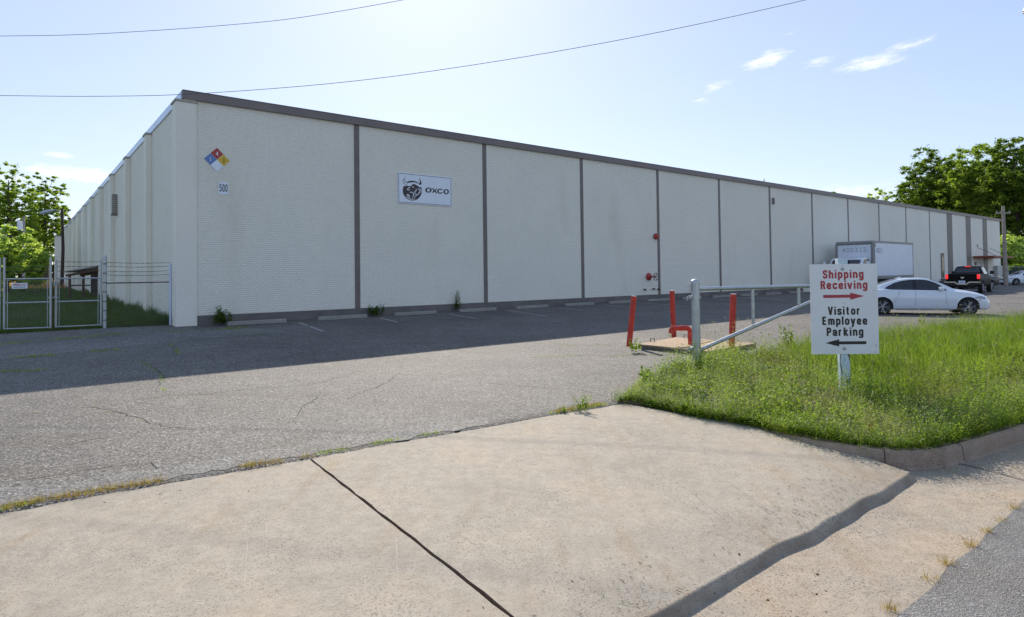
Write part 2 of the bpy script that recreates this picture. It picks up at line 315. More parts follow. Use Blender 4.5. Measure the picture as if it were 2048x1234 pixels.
# ------------------------------------------------------------------ mesh helpers
class MB:
    def __init__(s): s.v = []; s.f = []
    def add(s, vs, fs):
        o = len(s.v); s.v += [tuple(p) for p in vs]; s.f += [tuple(i+o for i in f) for f in fs]; return s
    def box(s, x0, x1, y0, y1, z0, z1):
        v = [(x, y, z) for z in (z0, z1) for y in (y0, y1) for x in (x0, x1)]
        return s.add(v, [(0, 2, 3, 1), (4, 5, 7, 6), (0, 1, 5, 4), (2, 6, 7, 3), (0, 4, 6, 2), (1, 3, 7, 5)])
    def bbox(s, x0, x1, y0, y1, z0, z1, b=0.01):
        """box with bevelled edges"""
        bm = bmesh.new(); bmesh.ops.create_cube(bm, size=1)
        for v in bm.verts:
            v.co = Vector(((x0+x1)/2+v.co.x*(x1-x0), (y0+y1)/2+v.co.y*(y1-y0), (z0+z1)/2+v.co.z*(z1-z0)))
        bmesh.ops.bevel(bm, geom=bm.edges[:], offset=b, segments=2, affect='EDGES', profile=0.6)
        bm.verts.index_update()
        s.add([v.co[:] for v in bm.verts], [[v.index for v in f.verts] for f in bm.faces]); bm.free(); return s
    def tube(s, pts, r, n=8, cap=True, r1=None):
        pts = [Vector(p) for p in pts]; k = len(pts); vs = []; prev = None
        for i, p in enumerate(pts):
            d = (pts[min(i+1, k-1)]-pts[max(i-1, 0)]).normalized()
            if prev is None:
                a = d.orthogonal().normalized()
            else:
                a = (prev - d*prev.dot(d)).normalized()
            prev = a; b = d.cross(a)
            rr = (r[i] if isinstance(r, (list, tuple)) else (r if r1 is None else r+(r1-r)*i/(k-1)))
            for j in range(n):
                t = 2*PI*j/n; vs.append(p + (a*math.cos(t)+b*math.sin(t))*rr)
        fs = [(i*n+j, i*n+(j+1) % n, (i+1)*n+(j+1) % n, (i+1)*n+j) for i in range(k-1) for j in range(n)]
        if cap: fs += [tuple(range(n))[::-1], tuple(range((k-1)*n, k*n))]
        return s.add(vs, fs)
    def lathe(s, prof, axis='z', n=24, c=(0, 0, 0)):
        vs = []
        for r, h in prof:
            for j in range(n):
                t = 2*PI*j/n; a, b = r*math.cos(t), r*math.sin(t)
                q = {'z': (a, b, h), 'y': (a, h, b), 'x': (h, a, b)}[axis]
                vs.append((q[0]+c[0], q[1]+c[1], q[2]+c[2]))
        k = len(prof)
        fs = [(i*n+j, i*n+(j+1) % n, (i+1)*n+(j+1) % n, (i+1)*n+j) for i in range(k-1) for j in range(n)]
        fs += [tuple(range(n))[::-1], tuple(range((k-1)*n, k*n))]
        return s.add(vs, fs)
    def prism(s, pts, h0, h1, f=lambda x, y, h: (x, y, h)):
        """polygon pts in 2D extruded between h0 and h1; f maps to 3D"""
        n = len(pts)
        vs = [f(x, y, h0) for x, y in pts] + [f(x, y, h1) for x, y in pts]
        fs = [tuple(range(n))[::-1], tuple(range(n, 2*n))] + [(i, (i+1) % n, n+(i+1) % n, n+i) for i in range(n)]
        return s.add(vs, fs)
    def grid(s, P):
        """P: 2-D list of points"""
        a, b = len(P), len(P[0]); o = [p for r in P for p in r]
        return s.add(o, [(i*b+j, i*b+j+1, (i+1)*b+j+1, (i+1)*b+j) for i in range(a-1) for j in range(b-1)])
    def mesh(s, name):
        me = bpy.data.meshes.new(name); me.from_pydata([tuple(v) for v in s.v], [], s.f); me.update()
        bm = bmesh.new(); bm.from_mesh(me); bmesh.ops.recalc_face_normals(bm, faces=bm.faces[:]); bm.to_mesh(me); bm.free()
        return me
    def build(s, name, mat, parent=None, smooth=False, kind=None, recalc=True):
        if recalc: me = s.mesh(name)
        if hasattr(s, 'stain'):
            at = me.attributes.new('stain', 'FLOAT', 'POINT'); at.data.foreach_set('value', list(s.stain)+[0.9]*(len(me.vertices)-len(s.stain)))
        if recalc: pass
        else:
            me = bpy.data.meshes.new(name); me.from_pydata([tuple(v) for v in s.v], [], s.f); me.update()
        return link(name, me, mat, parent, smooth, kind)
def link(name, me, mat, parent=None, smooth=False, kind=None):
    if mat is not None:
        me.materials.clear(); me.materials.append(mat)
    if smooth:
        me.polygons.foreach_set('use_smooth', [True]*len(me.polygons))
        try: me.set_sharp_from_angle(angle=math.radians(38))
        except Exception: pass
    o = bpy.data.objects.new(name, me); C.objects.link(o)
    if parent is not None: o.parent = parent
    if kind: o['kind'] = kind
    return o
def thing(name, label, cat, loc=(0, 0, 0), rz=0.0, group=None, rot=None):
    o = bpy.data.objects.new(name, None); C.objects.link(o); o.empty_display_size = 0.2
    o.location = loc; o.rotation_euler = rot if rot else (0, 0, rz)
    o['label'] = label; o['category'] = cat
    if group: o['group'] = group
    return o
def tag(o, label, cat, group=None):
    o['label'] = label; o['category'] = cat
    if group: o['group'] = group
    return o
def copy_tree(o, parent=None):
    c = o.copy(); C.objects.link(c)
    if parent is not None: c.parent = parent
    for ch in list(o.children): copy_tree(ch, c)
    return c
def npmesh(name, verts, faces):
    """fast mesh from numpy arrays; faces all the same size"""
    me = bpy.data.meshes.new(name); nv, nf, k = len(verts), len(faces), faces.shape[1]
    me.vertices.add(nv); me.vertices.foreach_set('co', np.ascontiguousarray(verts, dtype=np.float32).ravel())
    me.loops.add(nf*k); me.loops.foreach_set('vertex_index', np.ascontiguousarray(faces, dtype=np.int32).ravel())
    me.polygons.add(nf); me.polygons.foreach_set('loop_start', np.arange(0, nf*k, k, dtype=np.int32))
    me.polygons.foreach_set('loop_total', np.full(nf, k, dtype=np.int32))
    me.update(calc_edges=True); return me
def text_mesh(txt, h, sx=1.0, bold=0.0, spacing=1.0, depth=0.001, fat=0.0):
    """letters h high (caps), centred on x, baseline at 0, in the xz plane facing -y"""
    cu = bpy.data.curves.new('t', 'FONT'); cu.body = txt; cu.size = 1.0; cu.offset = bold; cu.space_character = spacing; cu.extrude = 0.0; cu.resolution_u = 4
    cu.align_x = 'CENTER'
    o = bpy.data.objects.new('t', cu); C.objects.link(o)
    dg = bpy.context.evaluated_depsgraph_get(); dg.update()
    me = bpy.data.meshes.new_from_object(o.evaluated_get(dg)); bpy.data.objects.remove(o)
    k = h/0.729
    bm = bmesh.new(); bm.from_mesh(me)
    if fat:
        src = bm.copy(); 
        for q_, dx in enumerate((-fat, fat)):
            d_ = bmesh.ops.duplicate(bm, geom=[g for g in bm.faces[:len(src.faces)]])
            for v in [g for g in d_['geom'] if isinstance(g, bmesh.types.BMVert)]: v.co.x += dx; v.co.z += 0.02*(q_+1)
        src.free()
    r = bmesh.ops.extrude_face_region(bm, geom=bm.faces[:])
    ev = set(v for v in r['geom'] if isinstance(v, bmesh.types.BMVert))
    for v in bm.verts:
        x, y = v.co.x*k*sx, v.co.y*k
        v.co = Vector((x, (-depth-v.co.z*0.02) if v in ev else 0.0, y))
    bmesh.ops.recalc_face_normals(bm, faces=bm.faces[:])
    bm.to_mesh(me); bm.free(); return me

def round_poly(pts, r, k=5):
    if r <= 0 or len(pts) < 3: return pts
    closed = pts[0] == pts[-1]; P_ = [Vector((x, y, 0)) for x, y in pts]; o = []
    n = len(P_); rng_ = range(n-1) if closed else range(1, n-1)
    if not closed: o.append(P_[0])
    for i in rng_:
        a = P_[i-1] if i > 0 else P_[n-2]; b_ = P_[i]; c = P_[(i+1) % n]
        r1 = min(r, (a-b_).length/2, (c-b_).length/2); s0 = b_+(a-b_).normalized()*r1; s1 = b_+(c-b_).normalized()*r1
        for j in range(k+1): t = j/k; o.append(s0*(1-t)**2+b_*2*t*(1-t)+s1*t*t)
    if closed: o.append(o[0].copy())
    else: o.append(P_[-1])
    return [(v.x, v.y) for v in o]
_L, _R, _B, _T, _X = 0.0, 0.34, 0.09, 0.91, 0.65
GLY = {'S': ([(_R, .70), (_R, _T), (_L, _T), (_L, .56), (_R, .44), (_R, _B), (_L, _B), (_L, .30)],), 'h': ([(_L, 0), (_L, 1)], [(_L, .45), (_L, _X), (_R, _X), (_R, 0)]), 'i': ([(0, 0), (0, .74)], [(0, .85), (0, 1.0)]),
 'p': ([(_L, -.26), (_L, .74)], [(_L, _B), (_R, _B), (_R, _X), (_L, _X)]), 'n': ([(_L, 0), (_L, .74)], [(_L, _X), (_R, _X), (_R, 0)]), 'g': ([(_R, .74), (_R, -.18), (_L, -.18), (_L, -.06)], [(_R, _B), (_L, _B), (_L, _X), (_R, _X)]),
 'R': ([(_L, 0), (_L, 1)], [(_L, _T), (_R, _T), (_R, .49), (_L, .49)], [(_R-.08, .49), (_R+.03, 0)]), 'e': ([(_L, .36), (_R, .36), (_R, _X), (_L, _X), (_L, _B), (_R, _B), (_R, .24)],), 'c': ([(_R, .48), (_R, _X), (_L, _X), (_L, _B), (_R, _B), (_R, .27)],),
 'v': ([(-.04, .74), (.17, 0)], [(.17, 0), (.38, .74)]), 'V': ([(-.05, 1), (.17, 0)], [(.17, 0), (.39, 1)]), 's': ([(_R, .50), (_R, _X), (_L, _X), (_L, .42), (_R, .32), (_R, _B), (_L, _B), (_L, .24)],), 't': ([(.10, .93), (.10, _B), (.27, _B)], [(-.04, _X), (.26, _X)]),
 'o': ([(_L, _B), (_R, _B), (_R, _X), (_L, _X), (_L, _B)],), 'r': ([(_L, 0), (_L, .74)], [(_L, .48), (_L, _X), (_L+.24, _X)]), 'E': ([(_L, 0), (_L, 1)], [(_L, _T), (_R, _T)], [(_L, .5), (_R-.03, .5)], [(_L, _B), (_R, _B)]),
 'm': ([(_L, 0), (_L, .74)], [(_L, _X), (.29, _X), (.29, 0)], [(.29, _X), (.58, _X), (.58, 0)]), 'l': ([(0, 0), (0, 1)],), 'y': ([(-.03, .74), (.17, .03)], [(.37, .74), (.10, -.26)], [(.12, -.2), (0, -.2)]), 'P': ([(_L, 0), (_L, 1)], [(_L, _T), (_R, _T), (_R, .46), (_L, .46)]),
 'a': ([(_L, .50), (_L, _X), (_R, _X), (_R, 0)], [(_R, .38), (_L, .38), (_L, _B), (_R, _B)]), 'k': ([(_L, 0), (_L, 1)], [(_R, .74), (.02, .33)], [(.10, .42), (_R+.03, 0)]), '5': ([(_R, _T), (_L, _T), (_L, .54)], [(_L, .58), (_R, .58), (_R, _B), (_L, _B), (_L, .27)]), '0': ([(_L, _B), (_R, _B), (_R, _T), (_L, _T), (_L, _B)],)}
def sign_text(txt, cap, width, th=0.215, gap=0.15, depth=0.0012, y0=0.0):
    """condensed grotesque lettering built from strokes; centred on x"""
    mb = MB(); x = 0; segs = []
    for ch in txt:
        xm = max(p[0] for st in GLY[ch] for p in st)
        for st in GLY[ch]: segs.append(([(x+th/2+px_, py_) for px_, py_ in round_poly(list(st), 0.0 if ch in 'E' else 0.16)]))
        x += xm+th+gap
    tot = x-gap; kx_ = width/tot
    for q, st in enumerate(segs):
        P_ = [Vector((a, b_, 0)) for a, b_ in st]; A = []; Bq = []
        cl = (P_[0]-P_[-1]).length < 1e-5
        for i, p in enumerate(P_):
            d0 = (p-P_[i-1]) if i > 0 else ((P_[0]-P_[-2]) if cl else None); d1 = (P_[i+1]-p) if i < len(P_)-1 else ((P_[1]-P_[0]) if cl else None)
            ds = [d.normalized() for d in (d0, d1) if d is not None and d.length > 1e-7]; d = sum(ds, Vector()); d = d.normalized() if d.length > 1e-6 else ds[0]
            nn = Vector((-d.y, d.x, 0))*th/2; A.append(p+nn); Bq.append(p-nn)
        dz = depth+0.00012*(q % 3)
        f_ = lambda v, y: ((v.x-tot/2)*kx_, y, v.y*cap)
        k = len(A); vs = [f_(v, -dz) for v in A]+[f_(v, -dz) for v in Bq]+[f_(v, 0) for v in A]+[f_(v, 0) for v in Bq]
        fs = []
        for i in range(k-1): fs += [(i, i+1, k+i+1, k+i), (i, 2*k+i, 2*k+i+1, i+1), (k+i, k+i+1, 3*k+i+1, 3*k+i)]
        fs += [(0, k, 3*k, 2*k), (k-1, 3*k-1, 4*k-1, 2*k-1)]
        mb.add(vs, fs)
    return mb.mesh('lettering')
# ================================================================== GROUND
# terrain
mb = MB(); ss = np.concatenate([np.linspace(-900, -60, 8), np.linspace(-50, 150, 41), np.linspace(200, 900, 8)])
ww = np.concatenate([[-900, -300, -60, -10], [-3], np.linspace(23, 150, 40), [200, 400, 900]])
P = []
for a in ss:
    row = []
    for b_ in ww:
        p = Bv + (a-0)*U + (b_-WV)*V
        z = float(gz(*p))-0.03 if b_ > 22 else -0.9
        if b_ > 22 and a < 0: z += 0.10*math.sin(a*0.21)*math.sin(b_*0.17)*min(1, (b_-22)/20)
        row.append((p[0], p[1], z))
    P.append(row)
mb.grid(P).build('ground', m_ground, kind='structure', smooth=True)
# lot
PA = np.array(G(0, 1022)[:2]); PBk = np.array(G(1240, 805)[:2]); eA = (PBk-PA)/np.linalg.norm(PBk-PA)
def wmin(s):
    # w on the apron/asphalt line for a given s
    P0 = np.array([(PA@U), (PA@V)]); d = np.array([eA@U, eA@V]); return P0[1] + (s+US-P0[0])*d[1]/d[0]
def lotz(x, y):
    a = x*U[0]+y*U[1]-US; b_ = x*V[0]+y*V[1]
    return float(gz(x, y)) + 0.008*math.sin(a*0.9)*math.sin(b_*0.8)*min(1, max(0, (b_-wmin(a)))/2)
mb = MB(); P = []
cols = list(np.arange(-45, 0.0, 1.0))+[0.1, 0.4, 0.41]+list(np.arange(1, 87, 1.0))+[87.3, 87.31, 88]+list(np.arange(92, 170, 8))
for a in cols:
    w0 = wmin(a) + 0.02*math.sin(a*3.1) ; w1 = 22.6+0.1*math.sin(a*1.7) if a <= 0.4 else (WV+0.02 if a <= 87.3 else WV+45)
    if a > 60: w0 = wmin(60)
    row = []
    for k in range(50):
        f = k/49; b_ = w0+(w1-w0)*f; p = Bv+a*U+(b_-WV)*V
        row.append((p[0], p[1], lotz(p[0], p[1])))
    p = Bv+a*U+(w0-0.07-WV)*V; row.insert(0, (p[0], p[1], -0.045))
    P.append(row)
lot = mb.grid(P).build('parking_lot_asphalt', m_asph, kind='structure', smooth=True)
def crack(pxs, wd=0.006, jit=0.028, name='crack', mat=m_crack, lift=0.004):
    mb = MB(); pts = []
    wp = [G(*p) for p in pxs]
    for a, b_ in zip(wp[:-1], wp[1:]):
        n = max(2, int((b_-a).length/0.12))
        for i in range(n): pts.append(a.lerp(b_, i/n))
    pts.append(wp[-1]); P = [[], []]; wk = 0
    for i, p in enumerate(pts):
        d = (pts[min(i+1, len(pts)-1)]-pts[max(i-1, 0)]); d.z = 0; d.normalize(); nn = Vector((-d.y, d.x, 0))
        wk = wk*0.85+random.gauss(0, jit); q = p + nn*wk; h = wd*random.uniform(0.2, 1.2)*(0.4+0.6*math.sin(PI*(i+0.5)/len(pts)))
        z = lotz(q.x, q.y)+lift
        P[0].append((q.x-nn.x*h, q.y-nn.y*h, z)); P[1].append((q.x+nn.x*h, q.y+nn.y*h, z))
    return mb.grid(P).build(name, mat, lot)
CR = [[(1120, 690), (1190, 689), (1262, 693), (1330, 705), (1400, 716)], [(1060, 714), (1150, 711), (1230, 712), (1310, 710)],
      [(840, 760), (900, 762), (980, 768), (1100, 776), (1160, 782), (1232, 797)], [(0, 836), (60, 828), (120, 822), (170, 815), (215, 822), (250, 832), (300, 846), (380, 862)],
      [(280, 722), (300, 735), (322, 748), (328, 782)], [(170, 815), (250, 800), (330, 793), (420, 788), (500, 778), (620, 770), (740, 742)],
      [(300, 925), (318, 945), (311, 962)], [(588, 842), (600, 822), (640, 790), (650, 780)], [(0, 970), (60, 962), (150, 948), (230, 938), (300, 930)],
      [(1780, 655), (1850, 655), (1950, 662)], [(340, 688), (352, 700), (360, 714)], [(445, 652), (480, 662), (545, 674)], [(700, 800), (760, 770), (800, 745)],
      [(860, 690), (930, 702), (1010, 712)], [(80, 900), (180, 880), (240, 872)]]
for c in CR: crack(c)
for sx_, c in [(0.10, [(600, 905), (700, 868), (850, 843), (1000, 815), (1150, 795)])]:
    pass
def patch_sheet(pxs, mat, name):
    a, b_ = [G(*p) for p in pxs[0]], [G(*p) for p in pxs[1]]; rows = []
    for k in range(7):
        row = []
        for i in range(len(a)-1):
            for j in range(14):
                p = a[i].lerp(a[i+1], j/14).lerp(b_[i].lerp(b_[i+1], j/14), k/6); jx = random.gauss(0, 0.03) if k in (0, 6) else 0
                row.append((p.x+jx*V[0], p.y+jx*V[1], lotz(p.x+jx*V[0], p.y+jx*V[1])+0.004))
        rows.append(row)
    return MB().grid(rows).build(name, mat, lot, True)
patch_sheet(([(-60, 729), (120, 706), (330, 684), (640, 660)], [(-60, 704), (120, 684), (330, 666), (640, 650)]), m_asph2, 'asphalt_patch')
patch_sheet(([(-60, 985), (160, 962), (330, 938), (640, 880), (1000, 830)], [(-60, 1024), (160, 985), (330, 960), (640, 906), (1000, 845)]), m_asph2, 'asphalt_patch')
# faded parking stripes
def strip_line(s, t0, t1, wd=0.05):
    mb = MB(); P = [[], []]
    for k in range(9):
        t = t0+(t1-t0)*k/8
        for r, q in ((0, -wd), (1, wd)):
            p = SW(s+q-0.10*(t-t0), t); P[r].append((p.x, p.y, lotz(p.x, p.y)+0.004))
    return mb.grid(P).build('parking_line', m_line, lot)
for k in range(1, 14): strip_line(0.75+2.91*k, 1.0, 3.2+0.6*math.sin(k*2.1))
# ---------------- apron slabs, gutter, street
LZ = -0.10
L0 = G(1340, 1234, LZ); L1 = G(1795, 968, LZ-0.02)
lipdir = (L1-L0); lipdir.z = 0; lipdir.normalize(); lipn = Vector((lipdir.y, -lipdir.x, 0))   # towards the street
A0 = G(0, 1022); A1 = G(1240, 805); adir = (A1-A0); adir.z = 0; adir.normalize()
J0 = G(620, 915); J1 = G(1020, 1234, -0.07)
def isect(p, d, q, e):
    det = d.x*(-e.y)+e.x*d.y; r = q-p
    t = (r.x*(-e.y)+e.x*r.y)/det; return Vector((p.x+d.x*t, p.y+d.y*t, 0))
jd = (J1-J0); jd.z = 0; jd.normalize()
JL = isect(J0, jd, L0, lipdir)
def apz(q, x=0, y=0):
    # q: 0 at the asphalt, 1 at the foot of the lip
    base = -0.012-0.055*q-0.030*min(1, max(0, (q-0.80)/0.17))**2
    t = min(1, max(0, (q-0.976+0.002*math.sin(x*5.1)+0.0015*math.sin(x*13.7+1))/0.022)); return base - 0.066*(t*t*(3-2*t)) + 0.0035*math.sin(x*2.3+y*1.7)
FPX_ = [(1391, 1223), (1501, 1158), (1567, 1117), (1640, 1083), (1694, 1052), (1716, 1038), (1778, 1004), (1808, 984), (1836, 961)]
footp = [G(x, y, -0.155) for x, y in FPX_]
fa = [(p-L0).dot(lipdir) for p in footp]; fo = [(p-L0).dot(lipn) for p in footp]
def footoff(p):
    # distance the foot of the lip lies towards the street from the crest line
    return float(np.interp((p-L0).dot(lipdir), fa, fo)) + 0.006*math.sin((p-L0).dot(lipdir)*9)
def a_foot(u, left, right):
    return (left[-1].lerp(right[-1], u)-L0).dot(lipn)
def slab(left, right, n=40, m=44, gapl=0.0, gapr=0.0):
    """left/right: lists of points from asphalt edge to lip foot"""
    def along(pl, q):
        d = [0]
        for a, b_ in zip(pl[:-1], pl[1:]): d.append(d[-1]+(b_-a).length)
        t = q*d[-1]
        for i in range(len(pl)-1):
            if t <= d[i+1]+1e-9: return pl[i].lerp(pl[i+1], (t-d[i])/(d[i+1]-d[i]))
        return pl[-1]
    qs = [i/(m-18)*0.955 for i in range(m-18)] + [0.955+0.045*(i/17)**0.8 for i in range(18)]
    top = []; stain = []
    for q in qs:
        a = along(left, q); b_ = along(right, q); L = (b_-a).length; row = []
        for j in range(n):
            u = (gapl + (L-gapl-gapr)*j/(n-1))/L; p = a.lerp(b_, u)
            e = 0.005*random.gauss(0, 1) if j in (0, n-1) and gapl+gapr > 0 else 0
            if q > 0.75:
                cur_ = (p-L0).dot(lipn); p = p + lipn*((footoff(p)-cur_)*0 + (footoff(p)-(a_foot(u, left, right)))*((q-0.75)/0.25)**2)
            if q == 0: p = p + Vector((adir.y, -adir.x, 0))*(0.012*math.sin(u*37+L)+0.008*random.gauss(0, 1))
            row.append((p.x+e, p.y, apz(q, p.x, p.y)))
            e0 = 0.973+0.008*math.sin(p.x*6.3)+0.005*math.sin(p.x*17); t_ = min(1, max(0, (q-e0)/0.014)); t2 = math.exp(-((Vector((p.x, p.y, 0))-Vector((3.45, 5.45, 0))).length/0.55)**2)*0.35
            stain.append(max(t_*(0.50+0.2*math.sin(p.x*11+p.y*7)), t2))
        top.append(row)
    mb = MB(); mb.grid(top)
    # sides
    for row in (top[0], top[-1], [r[0] for r in top], [r[-1] for r in top]):
        mb.grid([row, [(x, y, -0.32) for x, y, z in row]])
    mb.stain = stain
    return mb
LB = [L0+lipdir*0, ]
Rpts = [G(1240, 805, -0.01), G(1400, 833, -0.02), G(1520, 853, -0.04), G(1620, 880, -0.06), G(1700, 908, -0.09), G(1770, 934, -0.11), G(1834, 960, -0.155)]
foot = lipn*0.10
right_foot = Rpts[-1].copy()
s1 = slab([J0, JL+foot], Rpts, n=70, gapl=0.012); apron = s1.build('concrete_apron', m_conc, kind='structure', smooth=True)
XL = J0-adir*5.2; XLL = XL.copy()
jl2 = isect(XL, jd, L0, lipdir)
s2 = slab([XL, jl2+foot], [J0, JL+foot], gapr=0.012, gapl=0.01).build('concrete_apron', m_conc, kind='structure', smooth=True)
XM = XL-adir*5.2; jl3 = isect(XM, jd, L0, lipdir)
slab([XM, jl3+foot], [XL, jl2+foot], gapr=0.01).build('concrete_apron', m_conc, kind='structure', smooth=True)
R0 = G(1800, 1234, -0.14); R1 = G(2048, 1005, -0.14); rdir = (R1-R0); rdir.z = 0; rdir.normalize(); rn = Vector((rdir.y, -rdir.x, 0))
def sheet(p, d, n, a0, a1, offs, zs, na, jit=0.0):
    mb = MB(); P = []
    for o, z in zip(offs, zs):
        row = []
        for i in range(na):
            q = p + d*(a0+(a1-a0)*i/(na-1)) + n*(o + (jit*math.sin(i*2.7)+jit*random.gauss(0, .5) if o == 0 else 0)); row.append((q.x, q.y, z))
        P.append(row)
    return mb.grid(P)
gw = ((L0-R0).dot(rn))
sheet(R0, rdir, rn, -14, 40, [-3.0, -0.8, -0.25, 0.03], [-0.162, -0.160, -0.150, -0.136], 90).build('gutter', m_gut, kind='structure', smooth=True)
road = sheet(R0, rdir, rn, -40, 160, [0, 0.3, 2, 6, 12], [-0.128, -0.122, -0.10, -0.06, -0.12], 500, 0.012)
road.build('street_asphalt', m_road, kind='structure', smooth=True)
sheet(R0, rdir, rn, -40, 160, [0.0, 0.001], [-0.128, -0.3], 3)
sheet(R0, rdir, rn, -60, 170, [11.9, 80], [-0.14, -0.2], 4).build('verge', m_ground, kind='structure')
# gutter joint
def thin(pxs, off, wd, mat, name, parent, jit=0.006):
    mb = MB(); P = [[], []]; wp = [G(x, y, o) for (x, y, o) in pxs]; pts = []
    for a, b_ in zip(wp[:-1], wp[1:]):
        n = max(2, int((b_-a).length/0.05))
        for i in range(n): pts.append(a.lerp(b_, i/n))
    pts.append(wp[-1])
    for i, p in enumerate(pts):
        d = (pts[min(i+1, len(pts)-1)]-pts[max(i-1, 0)]); d.z = 0; d.normalize(); nn = Vector((-d.y, d.x, 0)); q = p+nn*random.gauss(0, jit); h = wd*random.uniform(0.5, 1.2)
        P[0].append((q.x-nn.x*h, q.y-nn.y*h, q.z+off)); P[1].append((q.x+nn.x*h, q.y+nn.y*h, q.z+off))
    return mb.grid(P).build(name, mat, parent)
# ---------------- island (soil) and kerb
back = [(1236, 803), (1262, 780), (1300, 756), (1350, 735), (1420, 717), (1520, 708), (1600, 706), (1690, 700), (1780, 688), (1900, 668), (2100, 650), (2500, 628)]
front = [(1640, 880), (1730, 897), (1800, 903), (1850, 902), (1900, 893), (1970, 874), (2048, 850), (2150, 815), (2300, 775), (2600, 720)]
kp = [G(*p) for p in front]
# smooth kerb path (Catmull-Rom)
def smooth_path(p, k=8):
    o = []
    for i in range(len(p)-1):
        a, b_, c, d = p[max(i-1, 0)], p[i], p[i+1], p[min(i+2, len(p)-1)]
        for j in range(k):
            t = j/k
            o.append(0.5*((2*b_)+(c-a)*t+(2*a-5*b_+4*c-d)*t*t+(-a+3*b_-3*c+d)*t**3))
    o.append(p[-1]); return o
start = [G(1300, 808), G(1400, 829), G(1520, 847)]
kpath = smooth_path(start[-1:]+kp, 8)
prof = [(-0.15, 0.0), (-0.04, 0.006), (0.0, 0.002), (0.022, -0.012), (0.036, -0.034), (0.046, -0.09), (0.052, -0.15), (0.075, -0.166), (0.075, -0.30), (-0.15, -0.30)]
P = []; npth = len(kpath)
for i, p in enumerate(kpath):
    d = kpath[min(i+1, npth-1)]-kpath[max(i-1, 0)]; d.z = 0; d.normalize(); nn = Vector((d.y, -d.x, 0))
    drop = 0.0 if i > 12 else -0.05*(1-i/12)
    P.append([(p.x+nn.x*o, p.y+nn.y*o, max(-0.3, 0.012+h+drop+0.003*math.sin(i*1.3))) for o, h in prof])
kerb = MB().grid(P).build('kerb', m_kerb, kind='structure', smooth=True)
# kerb joints as recessed dark seams
for k_ in (20, 42, 56):
    p = kpath[k_]; d = kpath[k_+1]-kpath[k_-1]; d.z = 0; d.normalize(); nn = Vector((d.y, -d.x, 0))
    mbj = MB(); rr = []
    for e in (-0.0035, 0.0035):
        rr.append([(p.x+nn.x*(o+0.003)+d.x*e, p.y+nn.y*(o+0.003)+d.y*e, 0.012+h+0.004) for o, h in prof[:8]])
    mbj.grid(rr).build('kerb_joint', m_crack, kerb)
thin([(1918, 928, -0.155), (1960, 938, -0.155), (2010, 950, -0.15), (2060, 965, -0.14)], 0.006, 0.008, m_crack, 'gutter_joint', kerb)
isl = [G(*p) for p in back[::1]] ; fr = [p for p in kpath[::4]][::-1] + [G(1400, 829), G(1300, 808)]
poly2 = [(p.x, p.y) for p in isl] + [(p.x, p.y) for p in fr]
# inset a little from kerb front
island = MB().prism(poly2, -0.35, 0.018).build('planted_island', m_soil, kind='structure')
poly_np = np.array(poly2)

def inside(pts, poly):
    x, y = pts[:, 0], pts[:, 1]; n = len(poly); r = np.zeros(len(pts), bool); j = n-1
    for i in range(n):
        xi, yi = poly[i]; xj, yj = poly[j]
        c = ((yi > y) != (yj > y)) & (x < (xj-xi)*(y-yi)/(yj-yi+1e-12)+xi); r ^= c; j = i
    return r
def seg_dist(pts, line):
    d = np.full(len(pts), 1e9)
    for a, b_ in zip(line[:-1], line[1:]):
        a = np.array(a); b_ = np.array(b_); e = b_-a; t = np.clip(((pts-a)@e)/(e@e), 0, 1); d = np.minimum(d, np.linalg.norm(pts-(a+t[:, None]*e), axis=1))
    return d

# ================================================================== THE WAREHOUSE
BW = thing('warehouse', 'long low white painted brick warehouse with taupe fascia and joint strips', 'building', (B0[0], B0[1], 0), YAW)
ZT, ZF, ZW = 7.61, 7.357, 0.589
S0, LB_ = 6.1688, 5.8214
SEND = 87.3
def brick_mesh(width, z0, z1, name, s_off=0.0, axis=0):
    ch = 0.0677; bl = 0.2032; n = int(round((z1-z0)/ch)); ch = (z1-z0)/n; g = 0.009
    vs = []; fs = []
    X0 = []; X1 = []; Z0 = []; Z1 = []
    for r in range(n):
        x = -bl/2 if r % 2 else 0.0
        while x < width:
            a, b_ = max(x, 0)+g/2, min(x+bl, width)-g/2
            if b_-a > 0.03: X0.append(a-0.0047); X1.append(b_+0.0047); Z0.append(z0+r*ch+g/2); Z1.append(z0+(r+1)*ch-g/2)
            x += bl
    X0, X1, Z0, Z1 = map(np.array, (X0, X1, Z0, Z1)); k = len(X0); y = -0.0019-np.abs(rng.normal(0, 0.0002, k)); yb = np.zeros(k)+0.002
    e = 0.0018
    X0 = np.maximum(X0, 0.001); X1 = np.minimum(X1, width-0.001)
    v = np.stack([np.stack([X0, yb, Z0], 1), np.stack([X1, yb, Z0], 1), np.stack([X1, yb, Z1], 1), np.stack([X0, yb, Z1], 1),
                  np.stack([X0+e, y, Z0+e], 1), np.stack([X1-e, y, Z0+e], 1), np.stack([X1-e, y, Z1-e], 1), np.stack([X0+e, y, Z1-e], 1)], 1).reshape(-1, 3)
    f = np.array([(4, 5, 6, 7), (0, 1, 5, 4), (1, 2, 6, 5), (2, 3, 7, 6), (3, 0, 4, 7)])
    fa = (np.arange(k)[:, None, None]*8+f[None]).reshape(-1, 4)
    return npmesh(name, v, fa)
